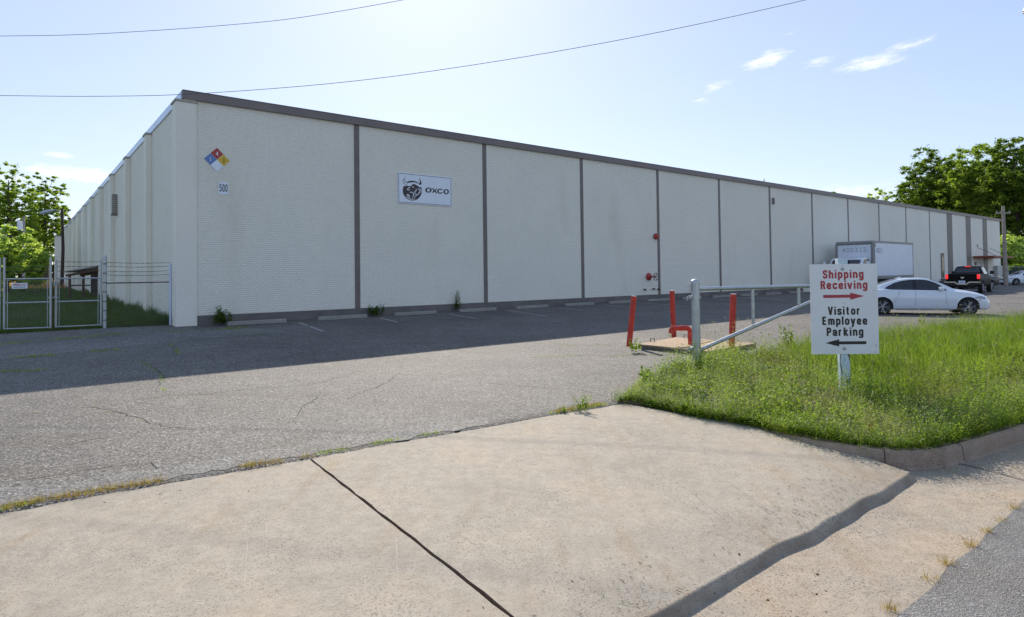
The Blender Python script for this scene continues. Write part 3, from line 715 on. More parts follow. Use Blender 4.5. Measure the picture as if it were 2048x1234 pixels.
# wide taupe strips near the far end, in metres along the wall
wide = []
for a, b_, y in ((1894.5, 1904.5, 480), (1932.2, 1941.6, 480), (1965.8, 1974.0, 480)):
    wide.append((Wl(a, y)[0], Wl(b_, y)[0]))
strips = [(S0+k*LB_-0.1, S0+k*LB_+0.1) for k in range(11)] + wide
edges = []; cur = 0.79
for a, b_ in strips: edges.append((cur, a)); cur = b_
edges.append((cur, SEND))
bmA = brick_mesh(edges[0][1]-edges[0][0], ZW, ZF, 'bricks_first'); bmB = brick_mesh(LB_-0.2, ZW, ZF, 'bricks_bay')
for i, (a, b_) in enumerate(edges):
    near = i < 9
    pan = MB().box(a, b_, 0.0, 0.25, ZW, ZF).build('wall_panel', m_white if near else m_wfar, BW)
    if near:
        br = link('brick', bmA if i == 0 else bmB, m_white, pan, kind='stuff'); br.location = (a, 0, 0)
for i, (a, b_) in enumerate(strips):
    MB().bbox(a-0.001, b_+0.001, -0.014 if i < 11 else -0.03, 0.20, ZW-0.002, ZF-0.001, 0.004).build('joint_strip', m_brown, BW)
# plinth bays
cur = 0.79; k = 0
while cur < SEND:
    nx = min(cur+LB_, SEND); MB().box(cur+0.004, nx-0.004, -0.022, 0.2, -0.1, ZW-0.003).build('plinth', m_plinth, BW); cur = nx
# fascia in lengths
cur = 0.375
while cur < SEND+0.2:
    nx = min(cur+3.05, SEND+0.25)
    mbf = MB().box(cur+0.003, nx-0.003, -0.10, 0.02, ZF+0.001, ZT); mbf.box(cur+0.003, nx-0.003, -0.115, 0.05, ZT+0.001, ZT+0.022)
    mbf.build('fascia_panel', m_fascia, BW); cur = nx
MB().box(0.5, SEND-0.02, 0.26, 64.6, 7.30, 7.45).build('roof', m_roof, BW)
MB().box(SEND-0.25, SEND, 0.26, 64.6, 0, 7.4).build('side_wall', m_wfar, BW)
MB().box(0.66, SEND-0.25, 64.3, 64.6, 0, 7.4).build('rear_wall', m_wfar, BW)
# left flank: local x is across, y is depth
LV = 0.4
pil = [5.68+5.80*k for k in range(10)]
pts_ = [0.57]+pil
bmL = brick_mesh(5.2, 0.2, ZF, 'bricks_flank')
for i in range(len(pts_)):
    a = pts_[i]+(0.0 if i == 0 else 0.6); b_ = pts_[i+1] if i+1 < len(pts_) else 64.6
    pan = MB().box(LV, LV+0.25, a, b_, 0.0, ZF).build('flank_panel', m_white if i < 5 else m_wfar, BW)
    if i < 5:
        br = link('brick', bmL if i else brick_mesh(b_-a, 0.2, ZF, 'bricks_flank_first'), m_white, pan, kind='stuff'); br.rotation_euler = (0, 0, -PI/2); br.location = (LV, a+(b_-a), 0)
def pilaster(x0, x1, y0, y1, zt):
    o = MB().bbox(x0, x1, y0, y1, 0.0, zt, 0.006).build('pilaster', m_pil, BW)
    MB().bbox(x0-0.03, x1+0.02, y0-0.03, y1+0.03, zt+0.001, zt+0.07, 0.008).build('pilaster_cap', m_cap, o)
pilaster(0.2, 0.79, -0.05, 0.569, 7.26)
for y in pil: pilaster(0.2, LV-0.002, y+0.001, y+0.599, 7.28)
cur = 0.02
while cur < 64:
    nx = min(cur+3.6, 64.6); MB().box(LV-0.04, LV+0.08, cur+0.004, nx-0.004, ZF+0.002, ZT-0.003).build('flashing', m_flash, BW); cur = nx
MB().box(-0.3, 3.0, 64.7, 68, 0.5, 6.7).build('rear_annex', m_wfar, BW)
MB().box(-0.35, 3.05, 64.65, 68.05, 6.701, 6.82).build('annex_coping', m_cap, BW)
# louvre on the flank, small vent further along
va, vz1 = WLl(234, 379); vb, vz0 = WLl(222, 421)
lv = MB().box(LV-0.22, LV-0.008, 16.2, 16.5, 5.15, 6.15).box(LV-0.26, LV-0.006, 16.15, 16.55, 5.07, 5.148).build('wall_louvre', m_grayw, BW)
for k in range(9): MB().box(LV-0.23, LV-0.02, 16.18, 16.195, 5.2+0.1*k, 5.25+0.1*k).build('slat', m_cap, lv)
MB().box(LV-0.05, LV-0.004, 30.9, 31.1, 3.6, 5.1).build('conduit_box', m_flash, BW)
MB().box(LV-0.12, LV-0.006, 24.6, 24.8, 1.6, 2.1).build('meter_box', m_grayw, BW)
# far entrance: door with canopy
sa, za = Wl(1946.5, 513); sb, zb = Wl(1994, 513)
can_a, can_b = Wl(1948, 530)[0], Wl(1986, 530)[0]
MB().bbox(can_a-0.4, can_b, -1.9, -0.035, 2.92, 3.14, 0.01).build('canopy', m_canopy, BW)
for s_ in (can_a+1.2, can_b-1.2):
    MB().tube([(s_, -1.7, 3.14), (s_, -0.03, 4.1)], 0.025, 6).build('canopy_rod', m_brown, BW)
da = Wl(1951.5, 530)[0]; db = Wl(1962.5, 530)[0]
df = MB().box(da-0.08, da, -0.06, -0.01, 0.3, 2.5).box(db, db+0.08, -0.06, -0.01, 0.3, 2.5).box(da-0.08, db+0.08, -0.06, -0.01, 2.501, 2.6).build('door_frame', m_door, BW)
dr = MB().box(da+0.005, db-0.005, -0.05, -0.008, 0.3, 2.495).build('door', m_door, BW)
MB().box(da+(db-da)*.25, da+(db-da)*.5, -0.056, -0.051, 1.0, 2.2).build('door_pane', m_glass, dr)
MB().box(db+0.25, db+0.75, -0.05, -0.008, 1.3, 2.2).build('entrance_window', m_glass, BW)
MB().box(da-0.45, da-0.2, -0.15, -0.006, 2.2, 2.5).build('entrance_lamp', m_grayw, BW)
ea = Wl(1882, 540)[0]; eb = Wl(1888, 540)[0]
dr2 = MB().box(ea, eb, -0.05, -0.006, 0.9, 3.35).build('door', m_grayw, BW); dr2['label'] = 'raised grey service door beside iron handrail'
MB().box(ea+0.2, eb-0.2, -0.056, -0.051, 1.0, 3.0).build('door_pane', m_glass, dr2)
MB().box(ea-0.2, eb+3.0, -1.6, -0.03, 0.1, 0.85).build('loading_step', m_plinth, BW)
hr = MB()
for z in (1.3, 1.75): hr.tube([(eb+0.1, -1.5, z+0.3), (eb+3.0, -1.5, z-0.25)], 0.025, 6)
for s_ in (eb+0.15, eb+2.9): hr.tube([(s_, -1.5, 0.2), (s_, -1.5, 1.9 if s_ < eb+1 else 1.5)], 0.025, 6)
hr.build('handrail', m_brown, BW)
s_, z_ = Wl(1545, 402); MB().bbox(s_-0.09, s_+0.09, -0.12, -0.006, z_-0.22, z_+0.2, 0.01).build('wall_lamp', m_grayw, BW)
s_, z_ = Wl(1954.5, 491); MB().box(s_-0.12, s_+0.12, -0.05, -0.006, z_-0.12, z_+0.12).build('small_vent', m_grayw, BW)
s_, z_ = Wl(1992, 548); MB().bbox(s_-1.0, s_+1.0, -0.4, -0.006, 1.0, 2.1, 0.02).build('utility_cabinet', m_door, BW)
# pipe stubs
for px_, py_ in ((1287.5, 579), (1305.5, 577.5), (1315, 578)):
    s_, z_ = Wl(px_, py_); MB().tube([(s_, -0.01, z_), (s_, -0.12, z_), (s_-0.02, -0.16, z_-0.05)], 0.04, 8).build('pipe_stub', m_rust, BW)

# roof pieces are things of their own
def onwall(s, z, out=0.0): p = Bv+s*U-out*V; return (p[0], p[1], z)
s_ = Wl(1806, 409)[0]
ru = thing('rooftop_unit', 'low pale blue metal unit on the warehouse roof before the right-hand trees', 'roof unit', onwall(s_-2, 7.45, -4), YAW)
MB().bbox(-3.6, 3.6, -1.2, 1.2, 0, 0.62, 0.05).build('housing', m_grey, ru)
MB().prism([(-3.8, 0.621), (3.8, 0.621), (2.6, 0.9), (-2.6, 0.9)], -1.3, 1.3, lambda x, y, h: (x, h, y)).build('hood', m_grey, ru)
s_ = Wl(1583, 372)[0]
an = thing('roof_antenna', 'thin grey antenna mast with a crossbar above the roof edge', 'antenna', onwall(s_, 7.45, -2), YAW)
MB().tube([(0, 0, 0), (0, 0, 0.95)], 0.03, 6).build('mast', m_grayw, an)
MB().tube([(-0.22, 0, 0.62), (0.12, 0, 0.62)], 0.02, 6).build('crossbar', m_grayw, an)

# ---------------- signs on the wall
def walln(name, label, cat, s, z): return thing(name, label, cat, onwall(s, z, 0.012), YAW)
dm = walln('hazard_diamond_sign', 'diamond shaped hazard sign in red, blue, yellow and white with 4, 1 and 3', 'sign', 1.385, 5.56)
h = 0.39; q = h/2
def quad(cx_, cz_, mat, nm='colour_field'):
    g_ = 0.006; MB().prism([(cx_-q+g_, cz_), (cx_, cz_-q+g_), (cx_+q-g_, cz_), (cx_, cz_+q-g_)], -0.006, -0.010, lambda x, y, t: (x, t, y)).build(nm, mat, dm)
MB().prism([(-h, 0), (0, -h), (h, 0), (0, h)], 0.0, -0.0055, lambda x, y, t: (x, t, y)).build('backing', m_signb, dm)
quad(0, q, m_dred); quad(-q, 0, m_dblue); quad(q, 0, m_dyel); quad(0, -q, m_signb)
for tx, x, z, mt in (('4', 0, q-0.075, m_signb), ('1', -q, -0.075, m_signb), ('3', q, -0.085, m_sblk)):
    o = link('number', text_mesh(tx, 0.15, 0.85, 0.0), mt, dm); o.location = (x, -0.012, z)
ns = walln('number_sign', 'small white wall plate with number 500 under the hazard diamond', 'sign', 1.575, 4.655)
MB().box(-0.15, 0.15, -0.008, 0, -0.2, 0.2).build('plate', m_signb, ns)
o = link('numerals', sign_text('500', 0.25, 0.24, 0.145, 0.17), m_sblk, ns); o.location = (0, -0.010, -0.115)
# company board
OXW, OXH = 2.40, 1.13
ox = walln('company_sign', 'white rectangular board with dark bull emblem and OXCO lettering', 'sign', 9.07, 5.17)
MB().bbox(-OXW/2-0.03, OXW/2+0.03, -0.02, 0, -OXH/2-0.03, OXH/2+0.03, 0.003).build('board', m_signb, ox)
fb = MB(); e = 0.016
fb.box(-OXW/2, OXW/2, -0.024, -0.0205, OXH/2-e, OXH/2).box(-OXW/2, OXW/2, -0.024, -0.0205, -OXH/2, -OXH/2+e)
fb.box(-OXW/2, -OXW/2+e, -0.024, -0.0205, -OXH/2+e, OXH/2-e).box(OXW/2-e, OXW/2, -0.024, -0.0205, -OXH/2+e, OXH/2-e)
fb.build('border_line', m_navy, ox)
def z2(x, y):
    """coordinates read on an enlarged view of the board -> board metres (undoes its perspective)"""
    f = (x-105)/1490; tp = 150+155*f; bt = 995+115*f; g_ = (y-tp)/(bt-tp)
    k_ = f*(1+0.10*(1-f)); return (k_-0.5)*OXW, (0.5-g_)*OXH
def ell(cx_, cy_, rx, ry, n=40, a0=0, a1=2*PI): return [(cx_+rx*math.cos(a0+(a1-a0)*i/n), cy_+ry*math.sin(a0+(a1-a0)*i/n)) for i in range(n)]
def zp(pts, lo, hi, mb): mb.prism([z2(*p) for p in pts], -lo, -hi, lambda x, y, t: (x, t, y))
def stroke(pts, wd, lo, hi, mb):
    P_ = [Vector((*z2(*p), 0)) for p in smooth_pts(pts)]
    a = []; b_ = []
    for i, p in enumerate(P_):
        d = P_[min(i+1, len(P_)-1)]-P_[max(i-1, 0)]; d.normalize(); nn = Vector((-d.y, d.x, 0)); w_ = wd*(0.35+0.65*math.sin(PI*(i+0.5)/len(P_)))
        a.append(p+nn*w_); b_.append(p-nn*w_)
    for i in range(len(P_)-1):
        qd = [a[i], a[i+1], b_[i+1], b_[i]]
        mb.prism([(v.x, v.y) for v in qd], -lo, -hi, lambda x, y, t: (x, t, y))
def smooth_pts(p, k=5):
    o = []
    v = [Vector((x, y, 0)) for x, y in p]
    for q_ in smooth_path(v, k): o.append((q_.x, q_.y))
    return o
mbd = MB(); zp(ell(455, 660, 250, 287, 48), 0.0205, 0.024, mbd); mbd.build('emblem_disc', m_bull, ox)
mbw = MB()
zp([(205, 490), (250, 470), (300, 440), (420, 425), (500, 415), (560, 440), (600, 455), (720, 470), (715, 545), (640, 555), (560, 500), (500, 460), (400, 530), (300, 520), (240, 530)], 0.0241, 0.026, mbw)
for pts in ([(400, 560), (345, 590), (325, 638), (390, 640)], [(640, 560), (672, 620), (680, 690), (632, 712), (612, 760), (560, 790), (520, 835), (500, 925)],
            [(545, 600), (556, 650), (515, 690), (520, 735), (560, 772)], [(380, 715), (432, 706), (492, 762), (465, 830), (455, 900)],
            [(320, 760), (365, 800), (388, 868)], [(280, 810), (330, 868), (400, 905), (490, 917)], [(440, 540), (465, 560), (490, 570)], [(590, 600), (640, 640), (640, 690)], [(300, 770), (335, 800), (345, 850)]):
    stroke(pts, 0.016, 0.0241, 0.026, mbw)
mbw.build('emblem_highlight', m_signb, ox)
mbk = MB()
stroke([(265, 268), (250, 330), (262, 385), (300, 430), (345, 448)], 0.012, 0.0261, 0.028, mbk)
stroke([(225, 310), (212, 385), (232, 445), (290, 492), (340, 505)], 0.010, 0.0261, 0.028, mbk)
zp([(628, 285), (672, 350), (697, 430), (693, 478), (655, 492), (612, 482), (648, 430), (655, 370)], 0.0261, 0.028, mbk)
zp([(440, 480), (480, 470), (520, 500), (500, 540), (470, 530)], 0.0261, 0.028, mbk); zp([(560, 520), (600, 560), (590, 600), (550, 560)], 0.0261, 0.028, mbk)
zp([(315, 405), (360, 382), (440, 372), (520, 390), (590, 440), (560, 440), (500, 412), (420, 418)], 0.0261, 0.028, mbk)
mbk.build('emblem_horns', m_bull, ox)
mbt = MB()
def ring(cx_, cy_, rx, ry, ix, iy, a0=0, a1=2*PI, n=32):
    for i in range(n):
        t0, t1 = a0+(a1-a0)*i/n, a0+(a1-a0)*(i+1)/n
        pp = [(cx_+rx*math.cos(t0), cy_+ry*math.sin(t0)), (cx_+rx*math.cos(t1), cy_+ry*math.sin(t1)), (cx_+ix*math.cos(t1), cy_+iy*math.sin(t1)), (cx_+ix*math.cos(t0), cy_+iy*math.sin(t0))]
        zp(pp, 0.0205, 0.024, mbt)
ring(892, 643, 94, 76, 42, 46); ring(1432, 696, 92, 76, 42, 46); ring(1240, 678, 92, 76, 44, 46, 0.55, 2*PI-0.55)
zp([(980, 582), (1030, 590), (1080, 640), (1120, 598), (1155, 602), (1105, 660), (1150, 738), (1105, 735), (1075, 690), (1030, 722), (985, 720), (1045, 655)], 0.0205, 0.024, mbt)
mbt.build('lettering', m_bull, ox)
# ---------------- red fire fittings on the wall
s_, z_ = Wl(1310, 473)
gb = thing('fire_alarm_gong', 'round red alarm gong high on the white wall beside a taupe joint', 'alarm bell', onwall(s_, z_, 0.012), YAW)
MB().lathe([(0.0, -0.16), (0.09, -0.16), (0.16, -0.12), (0.175, -0.06), (0.17, -0.05)], 'y', 20).build('gong', m_darkred, gb, True)
MB().lathe([(0.07, -0.05), (0.07, 0.0)], 'y', 12).build('mount', m_darkred, gb)
s_, z_ = Wl(1296.5, 553.5)
vb_ = thing('wall_valve', 'red fire valve with handwheel low on the white wall', 'valve', onwall(s_, z_, 0.012), YAW)
MB().lathe([(0.0, -0.20), (0.07, -0.19), (0.10, -0.12), (0.19, -0.08), (0.21, -0.03), (0.2, 0.0)], 'y', 20).build('flange', m_darkred, vb_, True)
MB().lathe([(0.035, -0.52), (0.035, -0.19)], 'y', 10).build('stem', m_darkred, vb_)
hw = MB(); hw.tube([(0.19*math.cos(t), -0.5, 0.19*math.sin(t)) for t in np.linspace(0, 2*PI, 25)], 0.016, 6, False)
for k in range(5):
    t = 2*PI*k/5; hw.tube([(0, -0.5, 0), (0.19*math.cos(t), -0.5, 0.19*math.sin(t))], 0.012, 5)
hw.build('handwheel', m_rust, vb_)

# ================================================================== WHEEL STOPS
def stop_mesh():
    return MB().prism([(-0.075, 0), (0.075, 0), (0.06, 0.10), (0.035, 0.125), (-0.035, 0.125), (-0.06, 0.10)], -0.9, 0.9, lambda x, y, h: (h, x, y)).mesh('stop')
sm = stop_mesh()
desc = ['leftmost concrete wheel stop, beside the weed at the building corner', 'concrete wheel stop left of the first taupe joint', 'concrete wheel stop right of the first taupe joint', 'concrete wheel stop under the tall thin wall weed']
for k in range(15):
    s_ = 2.42+2.905*k; p = SW(s_, 0.62 if k else 0.7)
    o = link('wheel_stop', sm, m_stop); o.location = (p.x, p.y, p.z+0.008); o.rotation_euler = (0.0, 0.0, YAW+random.gauss(0, 0.012))
    if k < 4: lb = desc[k]
    else: lb = 'low concrete wheel stop at the wall foot, %s from the left corner' % ['fifth', 'sixth', 'seventh', 'eighth', 'ninth', 'tenth', 'eleventh', 'twelfth', 'thirteenth', 'fourteenth', 'fifteenth'][k-4]
    tag(o, lb, 'wheel stop', 'wheel stops along the front wall')

# ================================================================== RED BOLLARDS, PIPE, VAULT
def bollard(base, top, lb):
    t = thing('bollard', lb, 'bollard', base, 0, 'red bollards round the concrete vault')
    d = Vector(top)-Vector(base); L = d.length; dn = d.normalized(); r = 0.066
    MB().tube([-dn*0.1, dn*(L-0.006)], r, 20).build('post', m_red, t, True)
    MB().tube([dn*(L-0.0055), dn*(L+0.006)], r*0.93, 20).build('cap', m_signw, t, True)
for (bx, by), (tx, ty), lb in (((1258, 693), (1268, 592), 'red steel bollard leaning right, left of the vault slab'), ((1348, 676), (1344, 581), 'upright red bollard behind the red gooseneck pipe'), ((1463, 704), (1467, 588), 'red bollard standing behind the diagonal gate brace')):
    b_ = G(bx, by); bollard(b_, D(tx, ty, b_.y-0.02), lb)
sl = [G(1276, 689, 0.10), G(1416, 703, 0.10), G(1512, 687, 0.10), G(1352, 675, 0.10)]
vt = thing('concrete_vault', 'low tan concrete vault slab between the red bollards', 'slab', (sl[0].x, sl[0].y, 0), 0)
cen = sum(sl, Vector())/4
def vl(p): return (p.x-sl[0].x, p.y-sl[0].y)
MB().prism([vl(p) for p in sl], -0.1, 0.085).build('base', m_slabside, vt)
split = 0.58
mA = sl[0].lerp(sl[1], split) if False else None
topA = [sl[0], sl[0].lerp(sl[1], 0.63), sl[3].lerp(sl[2], 0.52), sl[3]]
topB = [sl[0].lerp(sl[1], 0.645), sl[1], sl[2], sl[3].lerp(sl[2], 0.535)]
for tp, dz in ((topA, 0.0), (topB, -0.006)):
    MB().prism([vl(p) for p in tp], 0.086, 0.112+dz).build('lid', m_slab, vt)
for px_, py_ in ((1305, 684), (1372, 676)):
    p = G(px_, py_, 0.11); q_ = vl(p)
    MB().tube([(q_[0]-0.05, q_[1], 0.10), (q_[0]-0.05, q_[1], 0.19), (q_[0]+0.05, q_[1]+0.01, 0.19), (q_[0]+0.05, q_[1]+0.01, 0.10)], 0.009, 6).build('lifting_handle', m_rust, vt)
pb = G(1381, 690, 0.1)
gp = thing('gooseneck_pipe', 'bent red vent pipe rising from the vault slab', 'pipe', (pb.x, pb.y, 0.09), math.radians(8))
zt = D(1381, 655, pb.y).z-0.09
arc = [(0, 0, 0), (0, 0, zt-0.11)]+[(-0.10+0.10*math.cos(a), 0, zt-0.11+0.10*math.sin(a)) for a in np.linspace(0.3, PI/2, 5)]+[(-0.42, 0, zt-0.01)]
MB().tube(arc, 0.057, 14).build('pipe', m_red, gp, True)
mbx = MB()
for x in (-0.14, -0.22, -0.40): mbx.tube([(x-0.025, 0, zt-0.01), (x+0.025, 0, zt-0.01)], 0.062, 14)
mbx.tube([(0, 0, zt-0.17), (0, 0, zt-0.12)], 0.06, 14)
mbx.tube([(-0.42, 0, zt-0.01), (-0.455, 0, zt-0.04), (-0.46, 0, zt-0.12)], 0.056, 14)
mbx.build('coupling', m_red, gp, True)

# ================================================================== SWING GATE (barrier)
gb0 = G(1394, 748); gtop = D(1393, 564, gb0.y).z
sg = thing('barrier_gate', 'galvanised pipe swing gate with round capped post and triangular arm', 'gate', (gb0.x, gb0.y, gb0.z), 0)
MB().tube([(0, 0, -0.1), (0, 0, gtop-gb0.z)], 0.070, 24).build('post', m_galv, sg, True)
hh = gtop-gb0.z
MB().lathe([(0.078, hh-0.03), (0.080, hh), (0.074, hh+0.02), (0.055, hh+0.042), (0.025, hh+0.052), (0.001, hh+0.054)], 'z', 24).build('post_cap', m_galv, sg, True)
P1 = Vector((7.08, 13.15, 0)); ad = Vector((P1.x-gb0.x, P1.y-gb0.y, 0)); AL = ad.length; adn = ad.normalized()
arm = bpy.data.objects.new('arm', None); C.objects.link(arm); arm.parent = sg
zr = D(1402, 578, gb0.y+0.04).z-gb0.z; zl = D(1402, 700, gb0.y+0.04).z-gb0.z
ze = zr-0.015
MB().tube([adn*0.07+Vector((0, 0, zr)), adn*AL+Vector((0, 0, ze))], 0.036, 16).build('top_rail', m_galv, arm, True)
MB().tube([adn*0.07+Vector((0, 0, zl)), adn*(AL-0.05)+Vector((0, 0, ze-0.04))], 0.034, 16).build('diagonal_brace', m_galv, arm, True)
def armt(px_):
    # distance along the arm that projects to px_
    k_ = (px_-1024)/FPX; return (k_*gb0.y-gb0.x)/(adn.x-k_*adn.y)
for px_ in (1504, 1596):
    t = armt(px_); f = t/AL
    MB().tube([adn*t+Vector((0, 0, zl+(ze-zl)*f+0.03)), adn*t+Vector((0, 0, zr-0.03))], 0.030, 14).build('upright', m_galv, arm, True)
t = armt(1612); MB().bbox(adn.x*t-0.06, adn.x*t+0.1, adn.y*t-0.03, adn.y*t+0.03, zr-0.13, zr-0.045, 0.01).build('latch', m_galv, arm)
for z in (zr-0.14, zl+0.03):
    mc = MB().lathe([(0.072, z-0.03), (0.082, z-0.028), (0.082, z+0.028), (0.072, z+0.03)], 'z', 20)
    mc.tube([(-0.07, -0.01, z), (-0.15, -0.03, z)], 0.014, 6); mc.tube([(-0.15, -0.03, z+0.02), (-0.15, -0.03, z-0.05)], 0.018, 6); mc.bbox(-0.12, -0.08, -0.05, 0.02, z-0.03, z+0.03, 0.006)
    mc.build('hinge_clamp', m_galv, sg, True)
MB().bbox(-0.105, -0.072, -0.02, 0.02, hh-0.16, hh-0.03, 0.005).build('keeper_bracket', m_galv, sg)

# ================================================================== DIRECTION SIGN
sb_ = G(1692, 786)
SG = thing('direction_sign', 'white shipping and visitor parking sign on a peeling wooden post in the weeds', 'sign', (sb_.x, sb_.y, sb_.z), math.radians(-2.0))
SWd = 132/FPX*sb_.y; zc0 = D(1690, 708, sb_.y).z-sb_.z; zc1 = D(1690, 528, sb_.y).z-sb_.z; ztop = D(1690, 517, sb_.y).z-sb_.z
pw = 0.5*19/FPX*sb_.y
MB().bbox(-pw, pw, 0.0, 0.09, -0.1, ztop, 0.006).build('post', m_peel, SG)
Hs = zc1-zc0; zm = (zc0+zc1)/2
pn = MB().bbox(-SWd/2, SWd/2, -0.012, -0.001, zc0, zc1, 0.002).build('panel', m_signw, SG)
kx = SWd/132; kz = Hs/180
def sx_(px_): return (px_-1691)*kx
def sz_(py_): return zc1-(py_-528.5)*kz
for tx, base, x0, x1, mt in (('Shipping', 557, 1650, 1730, m_sred), ('Receiving', 578.5, 1645, 1737, m_sred), ('Visitor', 630, 1659, 1722, m_sblk), ('Employee', 650, 1647, 1735, m_sblk), ('Parking', 672, 1655, 1727, m_sblk)):
    me = sign_text(tx, 16.5*kz, (x1-x0)*kx)
    o = link('lettering', me, mt, SG); o.location = (sx_((x0+x1)/2), -0.0125, sz_(base))
def arrow(x0, x1, y, right, mat):
    th, hw_, hl = 3.0, 7.2, 27
    if right: pts = [(x0, y-th), (x1-hl, y-th), (x1-hl, y-hw_), (x1, y), (x1-hl, y+hw_), (x1-hl, y+th), (x0, y+th)]
    else: pts = [(x1, y-th), (x0+hl, y-th), (x0+hl, y-hw_), (x0, y), (x0+hl, y+hw_), (x0+hl, y+th), (x1, y+th)]
    MB().prism([(sx_(a), sz_(b_)) for a, b_ in pts], -0.0125, -0.0138, lambda x, y_, h_: (x, h_, y_)).build('arrow', mat, SG)
arrow(1650, 1730, 593, True, m_sred); arrow(1652, 1732, 686, False, m_sblk)
for py_ in (538.5, 697.5):
    MB().lathe([(0.026, -0.0125), (0.026, -0.016), (0.011, -0.0165), (0.011, -0.026), (0.0, -0.027)], 'y', 16, (sx_(1689), 0, sz_(py_))).build('bolt', m_galv, SG, True)
for px_, py_ in ((1689, 532), (1750.5, 582), (1750, 705), (1626, 587), (1691, 607)):
    MB().lathe([(0.006, -0.0122), (0.006, -0.0128), (0.0, -0.013)], 'y', 8, (sx_(px_), 0, sz_(py_))).build('screw_hole', m_rust, SG)

# ================================================================== VEHICLES
def interp(tab, x):
    xs = [t[0] for t in tab]; return [float(np.interp(x, xs, [t[i] for t in tab])) for i in range(1, len(tab[0]))]
class Car:
    """x runs rear to front, shell described by tables"""
    def __init__(s, tab, smooth=0.08):
        s.tab = tab; s.L = tab[-1][0]
    def par(s, x):
        a = np.array(interp(s.tab, max(0, x-0.05))); b_ = np.array(interp(s.tab, x)); c = np.array(interp(s.tab, min(s.L, x+0.05)))
        return (a+2*b_+c)/4
    def ringpts(s, x):
        zb, zs, zt, wb, wt = s.par(x)
        hgt = zs-zb
        P_ = [(0, zb), (wb*0.84, zb), (wb*0.945, zb+0.04*hgt+0.01), (wb*0.975, zb+0.18*hgt), (wb*0.985, zb+0.3*hgt), (wb, zb+0.5*hgt), (wb*1.0, zb+0.68*hgt), (wb*0.985, zb+0.8*hgt), (wb*0.975, zb+0.9*hgt), (wb*0.945, zs)]
        w1 = wb*0.93
        for f in (0.25, 0.5, 0.75): P_.append((w1+(wt-w1)*f**0.9, zs+(zt-0.05-zs)*f))
        P_ += [(wt*0.985, zt-0.045), (wt*0.92, zt-0.018), (wt*0.75, zt-0.006), (wt*0.4, zt), (0, zt+0.004)]
        return P_
    def dense(s, x, sub=2):
        P_ = s.ringpts(x); o = []
        for a, b_ in zip(P_[:-1], P_[1:]):
            for k in range(sub): o.append((a[0]+(b_[0]-a[0])*k/sub, a[1]+(b_[1]-a[1])*k/sub))
        o.append(P_[-1]); return o
    def width(s, x, z):
        P_ = s.ringpts(x)[1:]
        zz = [p[1] for p in P_]; return float(np.interp(z, zz, [p[0] for p in P_]))
    def shell(s, arches, ra, n=130):
        xs = np.linspace(0, s.L, n); mb = MB(); R_ = [s.dense(x) for x in xs]; m = len(R_[0])
        vs = []; idx = {}
        for i, x in enumerate(xs):
            for j in range(m): idx[(i, j, 1)] = len(vs); vs.append((x, R_[i][j][0], R_[i][j][1]))
            for j in range(m): idx[(i, j, -1)] = len(vs); vs.append((x, -R_[i][j][0], R_[i][j][1]))
        fs = []
        for sd_ in (1, -1):
            for i in range(n-1):
                for j in range(m-1):
                    xc = (xs[i]+xs[i+1])/2; yc = R_[i][j][0]; zc = (R_[i][j][1]+R_[i][j+1][1])/2
                    if yc > 0.5 and zc < s.par(xc)[1] and any((xc-ax)**2+(zc-azz)**2 < (ra+0.015)**2 for ax, azz in arches): continue
                    fs.append((idx[(i, j, sd_)], idx[(i+1, j, sd_)], idx[(i+1, j+1, sd_)], idx[(i, j+1, sd_)]))
            # end caps
        for i in (0, n-1):
            fs.append(tuple(idx[(i, j, 1)] for j in range(m))+tuple(idx[(i, j, -1)] for j in range(m-1, -1, -1)))
        mb.add(vs, fs); return mb
    def arch(s, ax, azz, r0, r1, off=0.006, sides=(1, -1)):
        mb = MB()
        for sd_ in sides:
            P_ = [[], [], []]
            for t in np.linspace(-0.15, PI+0.15, 30):
                for k, r in enumerate((r0, (r0+r1)/2, r1)):
                    x = ax+r*math.cos(t); z = azz+r*math.sin(t); z = max(z, s.par(x)[0]+0.0)
                    y = s.width(x, z)+(off if k < 2 else -0.004)
                    P_[k].append((x, sd_*y, z))
            P_.insert(0, [(p[0], p[1]*0.72, p[2]) for p in P_[0]])
            mb.grid(P_)
        return mb
    def patch(s, lower, upper, off=0.006, sides=(1, -1), nx=24, nz=6):
        mb = MB(); x0 = max(lower[0][0], upper[0][0]); x1 = min(lower[-1][0], upper[-1][0])
        for sd_ in sides:
            P_ = []
            for x in np.linspace(x0, x1, nx):
                zl_ = np.interp(x, [p[0] for p in lower], [p[1] for p in lower]); zu = np.interp(x, [p[0] for p in upper], [p[1] for p in upper]); zu = max(zu, zl_+0.001)
                P_.append([(x, sd_*(s.width(x, z)+off), z) for z in np.linspace(zl_, zu, nz)])
            mb.grid(P_)
        return mb
    def toppatch(s, x0, x1, inset=0.06, off=0.008, n=12, taper=0.0):
        mb = MB(); P_ = []
        for i, x in enumerate(np.linspace(x0, x1, n)):
            zb, zs, zt, wb, wt = s.par(x); ring_ = [p for p in s.dense(x, 3)][-21:]
            row = []
            wmax = wt-inset
            for f in np.linspace(-1, 1, 13):
                y = wmax*f; z = float(np.interp(abs(y), [p[0] for p in ring_[::-1]], [p[1] for p in ring_[::-1]])); row.append((x, y, z+off))
            P_.append(row)
        return mb.grid(P_)
